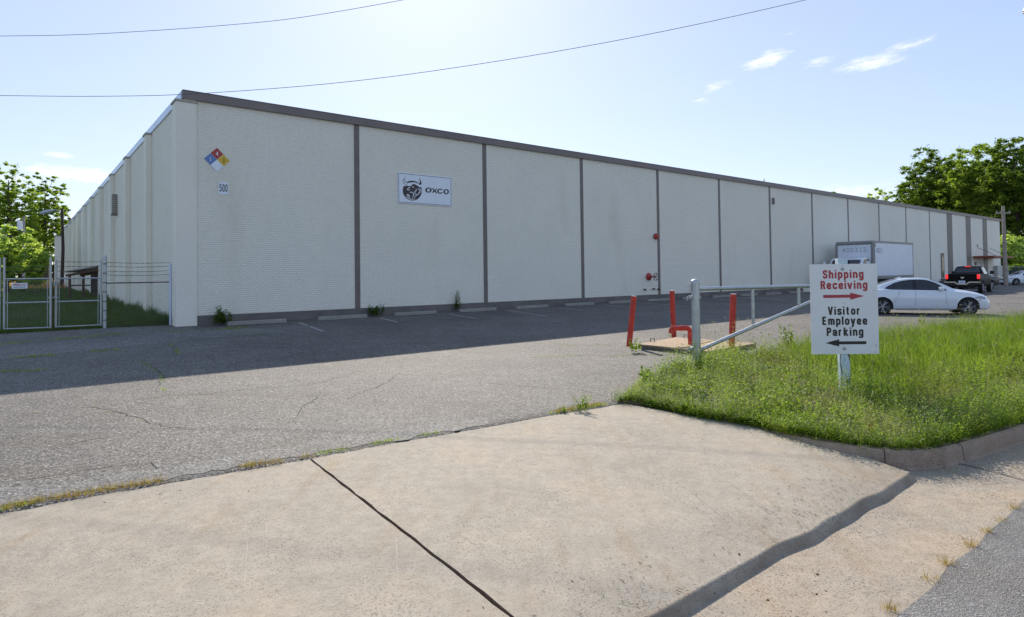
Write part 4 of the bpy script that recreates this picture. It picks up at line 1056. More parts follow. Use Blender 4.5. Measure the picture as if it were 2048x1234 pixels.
def wheel_meshes(r, wdt, spokes=5, double=True):
    ty = MB().lathe([(r*0.70, -wdt/2+0.01), (r*0.90, -wdt/2), (r*0.985, -wdt/2+0.025), (r, -wdt/4), (r, wdt/4), (r*0.985, wdt/2-0.025), (r*0.90, wdt/2), (r*0.70, wdt/2-0.01)], 'y', 36).mesh('tyre')
    rm = MB().lathe([(r*0.62, -wdt/2+0.07), (r*0.66, -wdt/2+0.01), (r*0.70, -wdt/2-0.002), (r*0.71, -wdt/2+0.012)], 'y', 36)
    rm.f = [f for f in rm.f if len(f) == 4]
    for k in range(spokes):
        for dd in ((-0.10, 0.10) if double else (0,)):
            a = 2*PI*k/spokes+PI/2; b_ = a+dd*1.8
            p0 = Vector((0.05*math.cos(a+dd*2), -wdt/2+0.012, 0.05*math.sin(a+dd*2))); p1 = Vector((r*0.68*math.cos(b_), -wdt/2+0.012, r*0.68*math.sin(b_)))
            rm.tube([p0, p1], 0.020, 6, r1=0.026)
    rm.lathe([(0.0, -wdt/2-0.004), (0.05, -wdt/2-0.002), (0.075, -wdt/2+0.02)], 'y', 16)
    disc = MB().lathe([(0.0, -wdt/2+0.06), (r*0.64, -wdt/2+0.06), (r*0.64, -wdt/2+0.10)], 'y', 24).mesh('hub')
    return ty, rm.mesh('rim'), disc
def add_wheels(root, axles, half, r, wdt, wm_):
    for ax in axles:
        for sd_ in (-1, 1):
            e = bpy.data.objects.new('wheel', wm_[0]); C.objects.link(e); e.parent = root
            wm_[0].materials.clear(); wm_[0].materials.append(m_rubber)
            e.location = (ax, sd_*(half-wdt/2), r); e.rotation_euler = (0, random.uniform(0, 1), 0 if sd_ < 0 else PI)
            link('rim', wm_[1], m_rim, e, True); link('brake_disc', wm_[2], m_blk, e)
# --- sedan
SED = [(0.0, 0.42, 0.70, 0.72, 0.70, 0.62), (0.04, 0.34, 0.84, 0.92, 0.80, 0.66), (0.12, 0.28, 0.92, 1.02, 0.86, 0.68), (0.45, 0.22, 0.95, 1.075, 0.895, 0.68), (0.80, 0.20, 0.965, 1.12, 0.905, 0.66),
       (1.15, 0.20, 0.965, 1.235, 0.905, 0.61), (1.55, 0.20, 0.96, 1.375, 0.905, 0.585), (1.95, 0.20, 0.95, 1.43, 0.905, 0.58), (2.35, 0.20, 0.94, 1.435, 0.905, 0.58), (2.65, 0.20, 0.93, 1.405, 0.905, 0.585),
       (2.95, 0.20, 0.925, 1.29, 0.905, 0.62), (3.25, 0.20, 0.915, 1.13, 0.905, 0.67), (3.46, 0.20, 0.905, 1.01, 0.905, 0.73), (3.8, 0.21, 0.87, 0.955, 0.90, 0.74), (4.15, 0.22, 0.80, 0.88, 0.875, 0.72), (4.42, 0.22, 0.70, 0.78, 0.80, 0.66), (4.56, 0.23, 0.60, 0.66, 0.66, 0.55), (4.62, 0.27, 0.50, 0.54, 0.52, 0.45)]
sed = Car(SED); swm = wheel_meshes(0.325, 0.215)
def make_sedan(name, label, loc, rz, paint, group=None):
    t = thing(name, label, 'car', loc, rz)
    AX = (1.04, 3.85)
    sed.shell([(a, 0.34) for a in AX], 0.365).build('body', paint, t, True)
    for a in AX:
        for sd_ in (1, -1): sed.arch(a, 0.34, 0.36, 0.415, 0.006, (sd_,)).build('wheel_arch', paint, t, True)
    MB().box(0.5, 4.3, -0.62, 0.62, 0.24, 0.75).build('underbody', m_blk, t)
    for sd_ in (1, -1): sed.patch([(1.14, 1.03), (1.28, 0.985), (2.0, 0.97), (3.20, 0.945)], [(1.14, 1.04), (1.28, 1.13), (1.50, 1.245), (1.75, 1.32), (2.05, 1.36), (2.35, 1.365), (2.6, 1.34), (2.85, 1.245), (3.05, 1.12), (3.20, 0.95)], 0.005, sides=(sd_,)).build('window_surround', m_blk, t)
    for a, b_ in ((1.24, 1.44), (1.47, 2.10), (2.20, 2.98)):
        up = [(1.14, 1.03), (1.28, 1.11), (1.50, 1.225), (1.75, 1.30), (2.05, 1.34), (2.35, 1.345), (2.6, 1.32), (2.85, 1.22), (3.05, 1.10), (3.20, 0.96)]
        for sd_ in (1, -1): sed.patch([(a, 1.01 if a < 1.3 else 0.99), (b_, 0.985 if b_ < 2.5 else 0.965)], [(a, np.interp(a, [p[0] for p in up], [p[1] for p in up]))]+[p for p in up if a < p[0] < b_]+[(b_, np.interp(b_, [p[0] for p in up], [p[1] for p in up]))], 0.009, (sd_,)).build('side_window', m_glass, t)
    sed.toppatch(2.72, 3.42, 0.035, 0.007).build('windscreen', m_glass2, t, True)
    sed.toppatch(0.92, 1.62, 0.06, 0.007).build('rear_window', m_glass, t, True)
    # shut lines
    mbl = MB()
    for xa, xb in ((1.62, 1.35), (2.155, 2.15), (3.14, 3.17)):
        zs_ = np.linspace(0.95, 0.36, 10)
        for sd_ in (1, -1):
            P_ = [[], []]
            for z in zs_:
                x = xa+(xb-xa)*min(1, max(0, (0.95-z)/0.6))**1.5
                for k, e_ in enumerate((-0.004, 0.004)): P_[k].append((x+e_, sd_*(sed.width(x, z)+0.003), z))
            mbl.grid(P_)
    sed.patch([(1.45, 0.395), (3.4, 0.385)], [(1.45, 0.402), (3.4, 0.392)], 0.003, nx=20, nz=2)
    mbl.build('door_shut_line', m_blk, t)
    for xx in (1.72, 2.42):
        for sd_ in (1, -1):
            y = sed.width(xx, 0.875); MB().bbox(xx-0.11, xx+0.11, sd_*y-0.012, sd_*y+0.022, 0.862, 0.888, 0.008).build('door_handle', paint, t)
    for sd_ in (1, -1):
        y = sed.width(3.0, 0.95); mm_ = MB(); mm_.bbox(2.90, 3.08, sd_*(y+0.11)-0.075, sd_*(y+0.11)+0.085, 0.955, 1.085, 0.04); mm_.bbox(2.97, 3.03, sd_*(y+0.02)-0.05, sd_*(y+0.02)+0.05, 0.94, 0.975, 0.01)
        mm_.build('wing_mirror', paint, t, True)
    for sd_ in (1, -1): sed.patch([(4.06, 0.655), (4.4, 0.605)], [(4.06, 0.69), (4.25, 0.735), (4.4, 0.69)], 0.006, nx=12, sides=(sd_,)).build('headlight', m_lamp, t)
    for sd_ in (1, -1): sed.patch([(4.14, 0.57), (4.26, 0.565)], [(4.14, 0.59), (4.26, 0.59)], 0.008, nx=5, nz=2, sides=(sd_,)).build('side_marker', m_amber, t)
    for sd_ in (1, -1): sed.patch([(0.03, 0.72), (0.3, 0.75)], [(0.03, 0.86), (0.3, 0.84)], 0.006, nx=8, sides=(sd_,)).build('tail_light', m_dred, t)
    for sd_ in (1, -1):
        MB().bbox(4.50, 4.625, sd_*0.2-0.15, sd_*0.2+0.15, 0.50, 0.64, 0.02).build('grille', m_blk, t)
    MB().bbox(4.40, 4.60, -0.5, 0.5, 0.27, 0.40, 0.03).build('air_intake', m_blk, t)
    MB().prism([(1.62, 1.40), (1.86, 1.425), (1.80, 1.475), (1.70, 1.44)], -0.03, 0.03, lambda x, y, h_: (x, h_, y)).build('roof_antenna_fin', paint, t)
    MB().box(1.55, 3.35, -0.86, 0.86, 0.185, 0.255).build('sill', m_boxfr, t)
    add_wheels(t, AX, 0.885, 0.325, 0.215, swm); return t
def place_car(th, rear_near, theta, axle_x, half, side):
    """put the contact of the near rear wheel at rear_near; heading theta; side -1 = near side is the car's right (-y)"""
    c, s_ = math.cos(theta), math.sin(theta)
    off = Vector((axle_x*c-side*half*s_, axle_x*s_+side*half*c, 0))
    th.location = (rear_near.x-off.x, rear_near.y-off.y, rear_near.z); th.rotation_euler = (0, 0, theta)
ws = make_sedan('white_sedan', 'pearl white four door sedan parked sideways behind the direction sign', (0, 0, 0), 0, m_carw)
place_car(ws, G(1766, 629.5), math.radians(-21), 1.04, 0.88, -1)
# --- pickup
PK = [(0.0, 0.62, 1.28, 1.34, 0.93, 0.86), (0.05, 0.60, 1.30, 1.38, 0.97, 0.90), (0.5, 0.56, 1.30, 1.385, 0.99, 0.92), (1.9, 0.5, 1.29, 1.375, 0.99, 0.92), (1.96, 0.5, 1.29, 1.42, 0.99, 0.90), (2.1, 0.48, 1.29, 1.80, 0.99, 0.74), (2.3, 0.48, 1.29, 1.90, 0.99, 0.72), (3.2, 0.48, 1.28, 1.93, 0.99, 0.72), (3.6, 0.48, 1.27, 1.88, 0.99, 0.73), (4.1, 0.48, 1.26, 1.50, 0.99, 0.80), (4.4, 0.48, 1.22, 1.33, 0.985, 0.86), (5.3, 0.48, 1.12, 1.24, 0.97, 0.86), (5.6, 0.46, 1.02, 1.14, 0.93, 0.8), (5.8, 0.46, 0.85, 0.95, 0.85, 0.72)]
pk = Car(PK); pwm = wheel_meshes(0.40, 0.27, 5, False)
pt = thing('pickup_truck', 'black four door pickup truck seen from behind with red brake lights lit', 'pickup truck', (0, 0, 0), 0)
pk.shell([(1.25, 0.44), (4.85, 0.44)], 0.47, 140).build('body', m_carb, pt, True)
for a in (1.25, 4.85):
    for sd_ in (1, -1): pk.arch(a, 0.44, 0.465, 0.54, 0.015, (sd_,)).build('wheel_arch', m_carb, pt, True)
MB().box(0.3, 5.5, -0.6, 0.6, 0.42, 0.95).build('underbody', m_blk, pt)
tg = MB().bbox(-0.035, 0.04, -0.80, 0.80, 0.80, 1.375, 0.02).build('tailgate', m_carb, pt)
MB().bbox(-0.045, -0.036, -0.12, 0.12, 1.13, 1.21, 0.006).build('tailgate_handle', m_blk, tg)
MB().prism([(-0.10, 1.12), (-0.04, 1.10), (0, 1.02), (0.04, 1.10), (0.10, 1.12), (0.10, 1.17), (0.05, 1.15), (0, 1.17), (-0.05, 1.15), (-0.10, 1.17)], -0.048, -0.056, lambda x, y, h_: (h_, x, y-0.02)).build('badge', m_chrome, tg)
for sd_ in (1, -1):
    MB().bbox(-0.03, 0.10, sd_*0.90-0.075, sd_*0.90+0.085, 1.02, 1.33, 0.03).build('tail_light', m_tail, pt, True)
bmp = MB()
bmp.prism([(-1.0, 0.80), (-0.42, 0.80), (-0.24, 0.66), (0.24, 0.66), (0.42, 0.80), (1.0, 0.80), (1.0, 0.62), (0.55, 0.56), (-0.55, 0.56), (-1.0, 0.62)], -0.22, -0.04, lambda x, y, h_: (h_, x, y)).build('rear_bumper', m_blk, pt)
MB().prism([(-1.0, 0.835), (-0.40, 0.835), (-0.22, 0.695), (0.22, 0.695), (0.40, 0.835), (1.0, 0.835), (1.0, 0.765), (0.44, 0.765), (0.26, 0.63), (-0.26, 0.63), (-0.44, 0.765), (-1.0, 0.765)], -0.235, -0.10, lambda x, y, h_: (h_, x, y)).build('chrome_bumper_strip', m_chrome, pt)
MB().box(-0.245, -0.236, -0.19, 0.19, 0.70, 0.90).build('licence_plate', m_signb, pt)
MB().box(-0.250, -0.246, -0.12, 0.12, 0.775, 0.83).build('plate_lettering', m_dblue, pt)
rwp = []
for x, z, wv in ((2.005, 1.45, 0.74), (2.045, 1.62, 0.72), (2.10, 1.78, 0.68)):
    rwp.append([(x-0.05, y, z) for y in np.linspace(-wv, wv, 7)])
MB().grid(rwp).build('rear_window', m_glass, pt)
MB().box(2.03, 2.06, -0.60, -0.50, 1.70, 1.73).build('window_sticker', m_signb, pt)
MB().bbox(2.02, 2.12, -0.16, 0.16, 1.855, 1.91, 0.015).build('high_brake_light', m_tail, pt)
for sd_ in (1, -1): pk.patch([(2.35, 1.34), (3.95, 1.32)], [(2.35, 1.76), (2.5, 1.82), (3.4, 1.83), (3.95, 1.45)], 0.006, sides=(sd_,)).build('side_window', m_glass, pt)
pk.toppatch(3.65, 4.25, 0.05).build('windscreen', m_glass2, pt, True)
for sd_ in (1, -1):
    mm_ = MB().bbox(3.80, 3.92, sd_*1.16-0.12, sd_*1.16+0.12, 1.32, 1.56, 0.03); mm_.bbox(3.83, 3.88, sd_*1.02-0.08, sd_*1.02+0.08, 1.36, 1.40, 0.01); mm_.build('wing_mirror', m_blk, pt, True)
    pk.patch([(2.05, 1.07), (3.9, 1.07)], [(2.05, 1.075), (3.9, 1.075)], 0.004)
add_wheels(pt, (1.25, 4.85), 0.98, 0.40, 0.27, pwm)
place_car(pt, G(1967, 586.5), math.radians(45), 1.25, 0.98, -1)
# --- dark car beyond, and pale car at the far fence
dk = make_sedan('dark_sedan', 'dark sedan half hidden between the white sedan and the pickup truck', (0, 0, 0), 0, m_card)
dk.location = (40.6, 52.8, float(gz(40.6, 52.8))); dk.rotation_euler = (0, 0, math.radians(200))
wc = make_sedan('pale_car', 'pale blue white car entering at the right edge before the chain link fence', (0, 0, 0), 0, m_carw)
p_ = G(2033, 570.5); th_ = math.radians(176)
c_, s_ = math.cos(th_), math.sin(th_)
wc.rotation_euler = (0, 0, th_); wc.location = (p_.x-(3.85*c_-0.88*s_), p_.y-(3.85*s_+0.88*c_), p_.z)
# --- box truck
t_near = 3.35
def s_at(px_, t):
    k_ = (px_-1024)/FPX; b_ = Bv-t*V; return (k_*b_[1]-b_[0])/(U[0]-k_*U[1])
sA = s_at(1745.5, t_near); sB = s_at(1826, t_near)
tr0 = SW(sA, t_near)
tk = thing('box_truck', 'white box truck parked along the wall with faded numbers on its box', 'truck', (tr0.x, tr0.y, tr0.z), YAW)
BL = sB-sA; bwid = 2.40
ztp = D(1745.5, 481.5, tr0.y).z-tr0.z; zbt = D(1757, 556, (SW(s_at(1757, t_near), t_near)).y).z-tr0.z
bx = MB().bbox(0, BL, 0, bwid, zbt, ztp, 0.03).build('cargo_box', m_box, tk)
tm = MB(); tm.tube([(0.06, -0.01, zbt), (0.06, -0.01, ztp-0.1)], 0.13, 12); tm.build('corner_post', m_boxfr, tk, True)
MB().tube([(0.06, bwid, zbt), (0.06, bwid, ztp-0.1)], 0.11, 12).build('corner_post', m_boxfr, tk, True)
MB().tube([(0.08, -0.02, ztp-0.12), (0.08, bwid+0.02, ztp-0.12)], 0.15, 12).build('front_top_rail', m_boxfr, tk, True)
MB().bbox(0.1, BL+0.02, -0.025, 0.03, ztp-0.12, ztp+0.02, 0.01).build('top_rail', m_boxfr, tk)
MB().bbox(0.0, BL+0.03, -0.025, 0.05, zbt-0.06, zbt+0.16, 0.01).build('bottom_rail', m_boxfr, tk)
MB().bbox(0.2, 0.5, -0.03, -0.004, ztp-0.42, ztp-0.13, 0.01).build('gusset_plate', m_boxfr, tk)
MB().bbox(BL-0.02, BL+0.04, -0.02, bwid, zbt, ztp, 0.01).build('rear_frame', m_boxfr, tk)
o = link('faded_number', text_mesh('400312', 0.36, 0.75, 0.01), m_ghost, tk); o.location = (1.15, -0.004, ztp-0.82)
o = link('faded_number', text_mesh('400312', 0.34, 1.0, 0.01, 1.2), m_ghost, tk); o.location = (-0.004, 1.2, ztp-0.75); o.rotation_euler = (0, 0, -PI/2)
# cab
zroof = 2.45
cabp = [(-0.12, 0.55), (-0.12, zroof-0.05), (-0.25, zroof), (-0.95, zroof-0.02), (-1.15, zroof-0.12), (-1.75, 1.62), (-2.05, 1.5), (-2.15, 1.2), (-2.2, 0.55)]
MB().prism(cabp, 0.14, bwid-0.14, lambda x, y, h_: (x, h_, y)).build('cab', m_carw, tk)
MB().prism([(-1.20, zroof-0.17), (-1.74, 1.66), (-1.76, 1.655), (-1.215, zroof-0.14)], 0.28, bwid-0.28, lambda x, y, h_: (x-0.03, h_, y)).build('windscreen', m_glass, tk)
for yy in (0.13, bwid-0.13):
    sgn = -1 if yy < 1 else 1
    MB().prism([(-0.35, 1.65), (-0.35, zroof-0.12), (-1.0, zroof-0.12), (-1.45, 1.65)], yy, yy+sgn*0.012, lambda x, y, h_: (x, h_, y)).build('side_window', m_glass, tk)
    mm_ = MB().bbox(-1.45, -1.38, yy+sgn*0.38-0.10, yy+sgn*0.38+0.10, 1.75, 2.2, 0.02); mm_.tube([(-1.3, yy, 1.9), (-1.41, yy+sgn*0.38, 1.95)], 0.02, 6); mm_.build('wing_mirror', m_box, tk, True)
MB().bbox(-2.24, -2.20, 0.4, bwid-0.4, 0.85, 1.2, 0.01).build('grille', m_blk, tk)
MB().bbox(-2.34, -2.21, 0.1, bwid-0.1, 0.45, 0.72, 0.03).build('front_bumper', m_chrome, tk)
MB().box(-1.9, BL, 0.7, bwid-0.7, 0.62, zbt-0.062).build('chassis', m_blk, tk)
MB().box(BL-0.1, BL+0.0, 0.2, bwid-0.2, 0.5, 0.65).build('rear_bumper', m_blk, tk)
twm = wheel_meshes(0.45, 0.28, 6, False)
for ax in (-1.35, BL-1.5):
    for yy in (0.2, bwid-0.2):
        e = bpy.data.objects.new('wheel', twm[0]); C.objects.link(e); e.parent = tk; twm[0].materials.clear(); twm[0].materials.append(m_rubber)
        e.location = (ax, yy, 0.45); e.rotation_euler = (0, 0, 0 if yy < 1 else PI); link('rim', twm[1], m_rim, e, True)

# ================================================================== CHAIN LINK
def chain_panel(w_, h_, pitch=0.075, r=0.0022):
    """diagonal wires clipped to a w x h panel in the xz plane; slight weave"""
    vs = []; fs = []; k = 0
    for sgn in (1, -1):
        c = -h_ if sgn == 1 else 0
        while c < w_+ (0 if sgn == 1 else h_):
            # line x = c + sgn*z
            z0, z1 = 0.0, h_
            if sgn == 1: z0 = max(0, -c); z1 = min(h_, w_-c)
            else: z0 = max(0, c-w_); z1 = min(h_, c)
            if z1 > z0+0.02:
                x0, x1 = c+sgn*z0, c+sgn*z1; y = r*0.8*sgn
                for (dx, dy) in ((r, 0), (-r*0.5, r*0.87), (-r*0.5, -r*0.87)):
                    vs.append((x0+dx, y+dy, z0)); vs.append((x1+dx, y+dy, z1))
                b_ = k*6; fs += [(b_, b_+1, b_+3, b_+2), (b_+2, b_+3, b_+5, b_+4), (b_+4, b_+5, b_+1, b_)]; k += 1
            c += pitch
    return npmesh('mesh', np.array(vs), np.array(fs))
def frame_at(a, b_): return math.atan2(b_.y-a.y, b_.x-a.x), math.hypot(b_.x-a.x, b_.y-a.y)
def barbed(root, w_, zs, sag=0.03):
    for z in zs:
        pts = [(w_*i/12, 0, z-sag*math.sin(PI*i/12)) for i in range(13)]; mb = MB().tube(pts, 0.006, 5)
        for i in range(1, int(w_/0.14)):
            x = i*0.14; zz = z-sag*math.sin(PI*x/w_); mb.tube([(x-0.008, -0.02, zz-0.02), (x+0.008, 0.02, zz+0.02)], 0.004, 4)
        mb.build('barbed_wire', m_rust, root)
def gate_leaf(a, b_, htop, label):
    ang, w_ = frame_at(a, b_)
    t = thing('gate_leaf', label, 'gate', a, ang, 'chain link gate leaves')
    hr_ = 1.50
    for x in (0.0, w_): MB().tube([(x, 0, 0.06), (x, 0, htop)], 0.030, 12).build('stile', m_galv, t, True)
    for z in (0.08, 0.82, hr_): MB().tube([(0.03, 0, z), (w_-0.03, 0, z)], 0.022, 10).build('rail', m_galv, t, True)
    for x in (0.075, w_-0.075): MB().tube([(x, 0.0, 0.1), (x, 0.0, hr_-0.03)], 0.010, 6).build('tension_bar', m_galv, t)
    o = link('chain_mesh', chain_panel(w_-0.10, hr_-0.12), m_galv2, t, kind='stuff'); o.location = (0.05, 0.0, 0.1)
    for x in (0.0, w_):
        for z in np.arange(0.2, hr_, 0.30): MB().lathe([(0.034, z-0.012), (0.034, z+0.012)], 'z', 10, (x, 0, 0)).build('tie_band', m_galv, t)
    barbed(t, w_, (1.72, 1.86, 2.0), 0.01)
    return t, w_
ga = G(8, 664); gbp = G(101, 661); gc = G(112, 659.5); gd = G(202, 655.5); ge = G(209.5, 657); gf = G(341, 650)
for p in (gbp,): pass
# keep the leaves on one line
ang0, _ = frame_at(ga, ge)
lf, w1 = gate_leaf(ga, gbp, 2.12, 'left chain link gate leaf carrying the small white maker sign')
rf, w2 = gate_leaf(gc, gd, 2.05, 'right chain link gate leaf next to the thick fence post')
as_ = thing('fence_maker_sign', 'small white sign with red AMERICAN lettering wired to the left gate leaf', 'sign', (ga.x, ga.y, ga.z), frame_at(ga, gbp)[0])
kxx = w1/(101-8)
MB().bbox(0.19, 0.56, -0.050, -0.044, 1.225, 1.385, 0.002).build('plate', m_signb, as_)
me = text_mesh('AMERICAN', 0.062, 0.75, 0.02, 1.0); o = link('lettering', me, m_sred, as_); o.location = (0.375, -0.051, 1.305)
xs_ = [v.co.x for v in me.vertices]; kk = 0.32/(max(xs_)-min(xs_))
for v in me.vertices: v.co.x *= kk
MB().box(0.225, 0.525, -0.052, -0.0505, 1.255, 1.275).build('small_print', m_navy, as_)
fp = thing('chain_link_fence', 'short chain link fence with barbed wire between thick post and building corner', 'fence', (ge.x, ge.y, ge.z), frame_at(ge, gf)[0])
fw = frame_at(ge, gf)[1]
po = MB().tube([(0, 0, -0.1), (0, 0, 2.12)], 0.050, 16).build('corner_post', m_galv, fp, True)
MB().lathe([(0.057, 2.10), (0.057, 2.14), (0.045, 2.18), (0.001, 2.195)], 'z', 16).build('post_cap', m_galv, fp, True)
MB().tube([(fw, 0, -0.1), (fw, 0, 1.95)], 0.040, 14).build('end_post', m_flash, fp, True)
MB().tube([(0.05, 0, 1.35), (fw-0.04, 0, 1.36)], 0.017, 8).build('rail', m_rust, fp, True)
o = link('chain_mesh', chain_panel(fw-0.12, 1.68), m_galv2, fp, kind='stuff'); o.location = (0.07, 0.0, 0.02)
barbed(fp, fw, (1.60, 1.72, 1.86, 1.98), 0.03)
for z in np.arange(0.25, 2.0, 0.28): MB().lathe([(0.056, z-0.012), (0.056, z+0.012)], 'z', 12).build('tie_band', m_blk, fp)
# fence continuing out of frame to the left
pl_ = ga-Vector((2.6, 1.6, 0))*1.0
fl = thing('chain_link_fence', 'chain link fence running out of the photo left of the gate', 'fence', (pl_.x, pl_.y, ga.z), frame_at(pl_, ga)[0])
fwl = frame_at(pl_, ga)[1]-0.08
for x in (0, fwl-0.03): MB().tube([(x, 0, 0), (x, 0, 2.1)], 0.04, 12).build('post', m_galv, fl, True)
MB().tube([(0, 0, 1.5), (fwl, 0, 1.5)], 0.02, 8).build('rail', m_galv, fl, True)
o = link('chain_mesh', chain_panel(fwl-0.05, 1.45), m_galv2, fl, kind='stuff'); o.location = (0.02, 0, 0.03)
drp = thing('gate_drop_rod', 'thin upright drop rod standing between the two gate leaves', 'rod', (gbp.lerp(gc, 0.45)), 0)
MB().tube([(0, 0, 0.0), (0, 0, 1.75)], 0.012, 8).build('rod', m_rust, drp); MB().bbox(-0.12, 0.14, -0.04, 0.03, 0.93, 0.97, 0.005).build('latch', m_galv, drp); MB().bbox(-0.05, 0.07, -0.04, 0.03, 1.30, 1.42, 0.01).build('padlock_plate', m_galv, drp)
# right distance fence
r0 = G(2003, 566); r1 = G(2110, 575)
r0 = Vector((D(2003, 560, 64).x, 64, 0.25)); r1 = Vector((D(2003, 560, 64).x+14, 60.5, 0.25))
fr_ = thing('chain_link_fence', 'distant pale chain link fence beyond the parked cars on the right', 'fence', (r0.x, r0.y, r0.z), frame_at(r0, r1)[0])
frw = frame_at(r0, r1)[1]
for x, hh_, rr_ in ((0.6, 1.8, 0.04), (3.0, 2.0, 0.05), (4.6, 2.3, 0.07), (7.4, 2.2, 0.05), (10.2, 2.2, 0.05), (14, 2.2, 0.05)): MB().tube([(x, 0, -0.2), (x, 0, hh_)], rr_, 8).build('post', m_galv, fr_)
MB().tube([(0, 0, 1.65), (frw, 0, 1.65)], 0.03, 6).build('rail', m_galv, fr_)
o = link('chain_mesh', chain_panel(frw, 1.6, 0.12, 0.006), m_galv, fr_, kind='stuff')
MB().bbox(4.5, 9.5, 0.35, 0.42, 0, 1.75, 0.01).build('board_backing', m_wood, fr_)

# ================================================================== LEAN-TO, POLES, LAMP, WIRES
lb_ = G(141, 597)
lt = thing('wooden_shelter', 'brown wooden lean-to frame with sloping roof on the grass by the wall', 'shelter', (lb_.x, lb_.y, lb_.z), 0)
Yl = lb_.y
def ll(px_, py_, dy=0): p = D(px_, py_, Yl+dy); return Vector((p.x-lb_.x, dy, p.z-lb_.z))
a0_, a1_ = ll(133, 547), ll(216, 533)
for dy in (0.0, 1.2):
    MB().tube([a0_+Vector((0.0, dy, -0.12)), a1_+Vector((0, dy, -0.12))], 0.07, 6).build('rafter', m_wood, lt)
ta, tb = ll(131, 545), ll(217, 530)
MB().add([ta+Vector((0, -0.15, 0)), tb+Vector((0, -0.15, 0)), tb+Vector((0, 1.4, 0)), ta+Vector((0, 1.4, 0)), ta+Vector((0, -0.15, 0.07)), tb+Vector((0, -0.15, 0.07)), tb+Vector((0, 1.4, 0.07)), ta+Vector((0, 1.4, 0.07))],
         [(0, 3, 2, 1), (4, 5, 6, 7), (0, 1, 5, 4), (1, 2, 6, 5), (2, 3, 7, 6), (3, 0, 4, 7)]).build('roof', m_boxfr, lt)
for dy in (0, 1.2):
    q1 = ll(139.5, 548, 0); q2 = ll(141, 597, 0)
    MB().tube([Vector((q1.x, dy, q1.z-0.02)), Vector((q1.x, dy, -0.1))], 0.075, 6).build('post', m_wood, lt)
q1 = ll(215, 540); MB().tube([Vector((q1.x, 0, q1.z)), Vector((q1.x, 0, -0.1))], 0.06, 6).build('post', m_wood, lt)
pa, pbb = ll(180, 545), ll(211, 600)
MB().bbox(pa.x, pbb.x, 0.05, 1.1, -0.1, pa.z-0.0, 0.02).build('board_panel', m_woodd, lt)
q1, q2 = ll(143, 571), ll(180, 570.5); MB().tube([q1, q2], 0.045, 6).build('rail', m_wood, lt)
# utility pole with lamp
p0 = D(123.5, 577, 60); p0.z = float(gz(p0.x, p0.y)); hp = D(123.5, 417, p0.y).z-p0.z
up_ = thing('utility_pole', 'dark wooden pole in front of the long white flank wall', 'pole', (p0.x, p0.y, p0.z), 0)
MB().tube([(0.0, 0, -0.2), (0.12, 0, hp*0.5), (0.0, 0, hp)], 0.16, 10, r1=0.11).build('pole', m_pole, up_, True)
sl_ = thing('street_lamp', 'grey cobra head street lamp on an arm from the dark pole', 'street lamp', (p0.x, p0.y, p0.z+hp-0.5), 0)
q1 = D(80, 427, p0.y); q2 = D(113, 419, p0.y); ox_ = Vector((p0.x, p0.y, p0.z+hp-0.5))
MB().tube([Vector((-0.1, 0, 0.1)), (q2-ox_)+Vector((0, 0, -0.02)), (q2-ox_)+Vector((-0.5, 0, -0.02))], 0.035, 8).build('arm', m_galv, sl_, True)
aa = (q1-ox_); bb = (q2-ox_)+Vector((-0.2, 0, -0.05))
MB().tube([aa, aa.lerp(bb, 0.12), aa.lerp(bb, 0.4), aa.lerp(bb, 0.75), bb], [0.05, 0.15, 0.20, 0.13, 0.06], 12).build('lamp_head', m_grey, sl_, True)
p1 = G(47.5, 566) ; p1 = Vector((D(47, 560, 75).x, 75, 1.0)); hp1 = D(47, 433, 75).z-1.0
u2 = thing('utility_pole', 'grey pole with a pale transformer box among the left trees', 'pole', p1, 0)
MB().tube([(0, 0, -0.2), (0, 0, hp1)], 0.17, 10, r1=0.12).build('pole', m_boxfr, u2, True)
qb = D(42, 452, 75); MB().lathe([(0.32, 0), (0.34, 0.5), (0.32, 1.0), (0.1, 1.08)], 'z', 14, (qb.x-p1.x, -0.1, qb.z-p1.z-0.5)).build('transformer', m_box, u2, True)
p2 = Vector((D(2011.5, 560, 60).x, 60, 0.25)); hp2 = D(2011, 412, 60).z-0.25
u3 = thing('utility_pole', 'tall pale wooden utility pole right of the building end', 'pole', p2, 0)
MB().tube([(0, 0, -0.2), (-0.05, 0, hp2)], 0.19, 12, r1=0.13).build('pole', m_polel, u3, True)
MB().bbox(-0.75, 0.65, -0.06, 0.06, hp2-0.75, hp2-0.62, 0.01).build('crossarm', m_polel, u3)
for x in (-0.65, -0.2, 0.55): MB().lathe([(0.03, 0), (0.06, 0.05), (0.05, 0.12), (0.02, 0.16)], 'z', 8, (x, 0, hp2-0.62)).build('insulator', m_boxfr, u3)
def wire(pts, ys, r, label):
    w3 = [D(px_, py_, y) for (px_, py_), y in zip(pts, ys)]; sp = smooth_path(w3, 6)
    o = MB().tube(sp, r, 6).build('overhead_wire', m_wire, None, True); tag(o, label, 'wire', 'overhead wires')
w2_ = [(-400, 182), (-200, 188), (0, 191), (200, 192.5), (400, 187), (700, 163), (1000, 121.5), (1300, 68), (1610, 0), (1900, -75), (2300, -200)]
wire(w2_, [17-0.0*i for i in range(11)], 0.0075, 'lower overhead wire crossing the sky past the roof corner')
w1_ = [(-400, 70), (-150, 73), (0, 72), (150, 69.5), (300, 61.5), (450, 50.5), (600, 35), (805, 0), (1000, -40), (1300, -120)]
wire(w1_, [17]*10, 0.007, 'short upper overhead wire at the top left of the sky')
ip = D(2052, 22, 14)
ins = thing('insulator', 'small dark insulator cut off by the top right edge of the photo', 'insulator', ip, 0)
MB().lathe([(0.02, -0.06), (0.06, -0.05), (0.05, -0.01), (0.065, 0.0), (0.05, 0.04), (0.03, 0.08)], 'z', 12).build('body', m_sblk, ins, True)
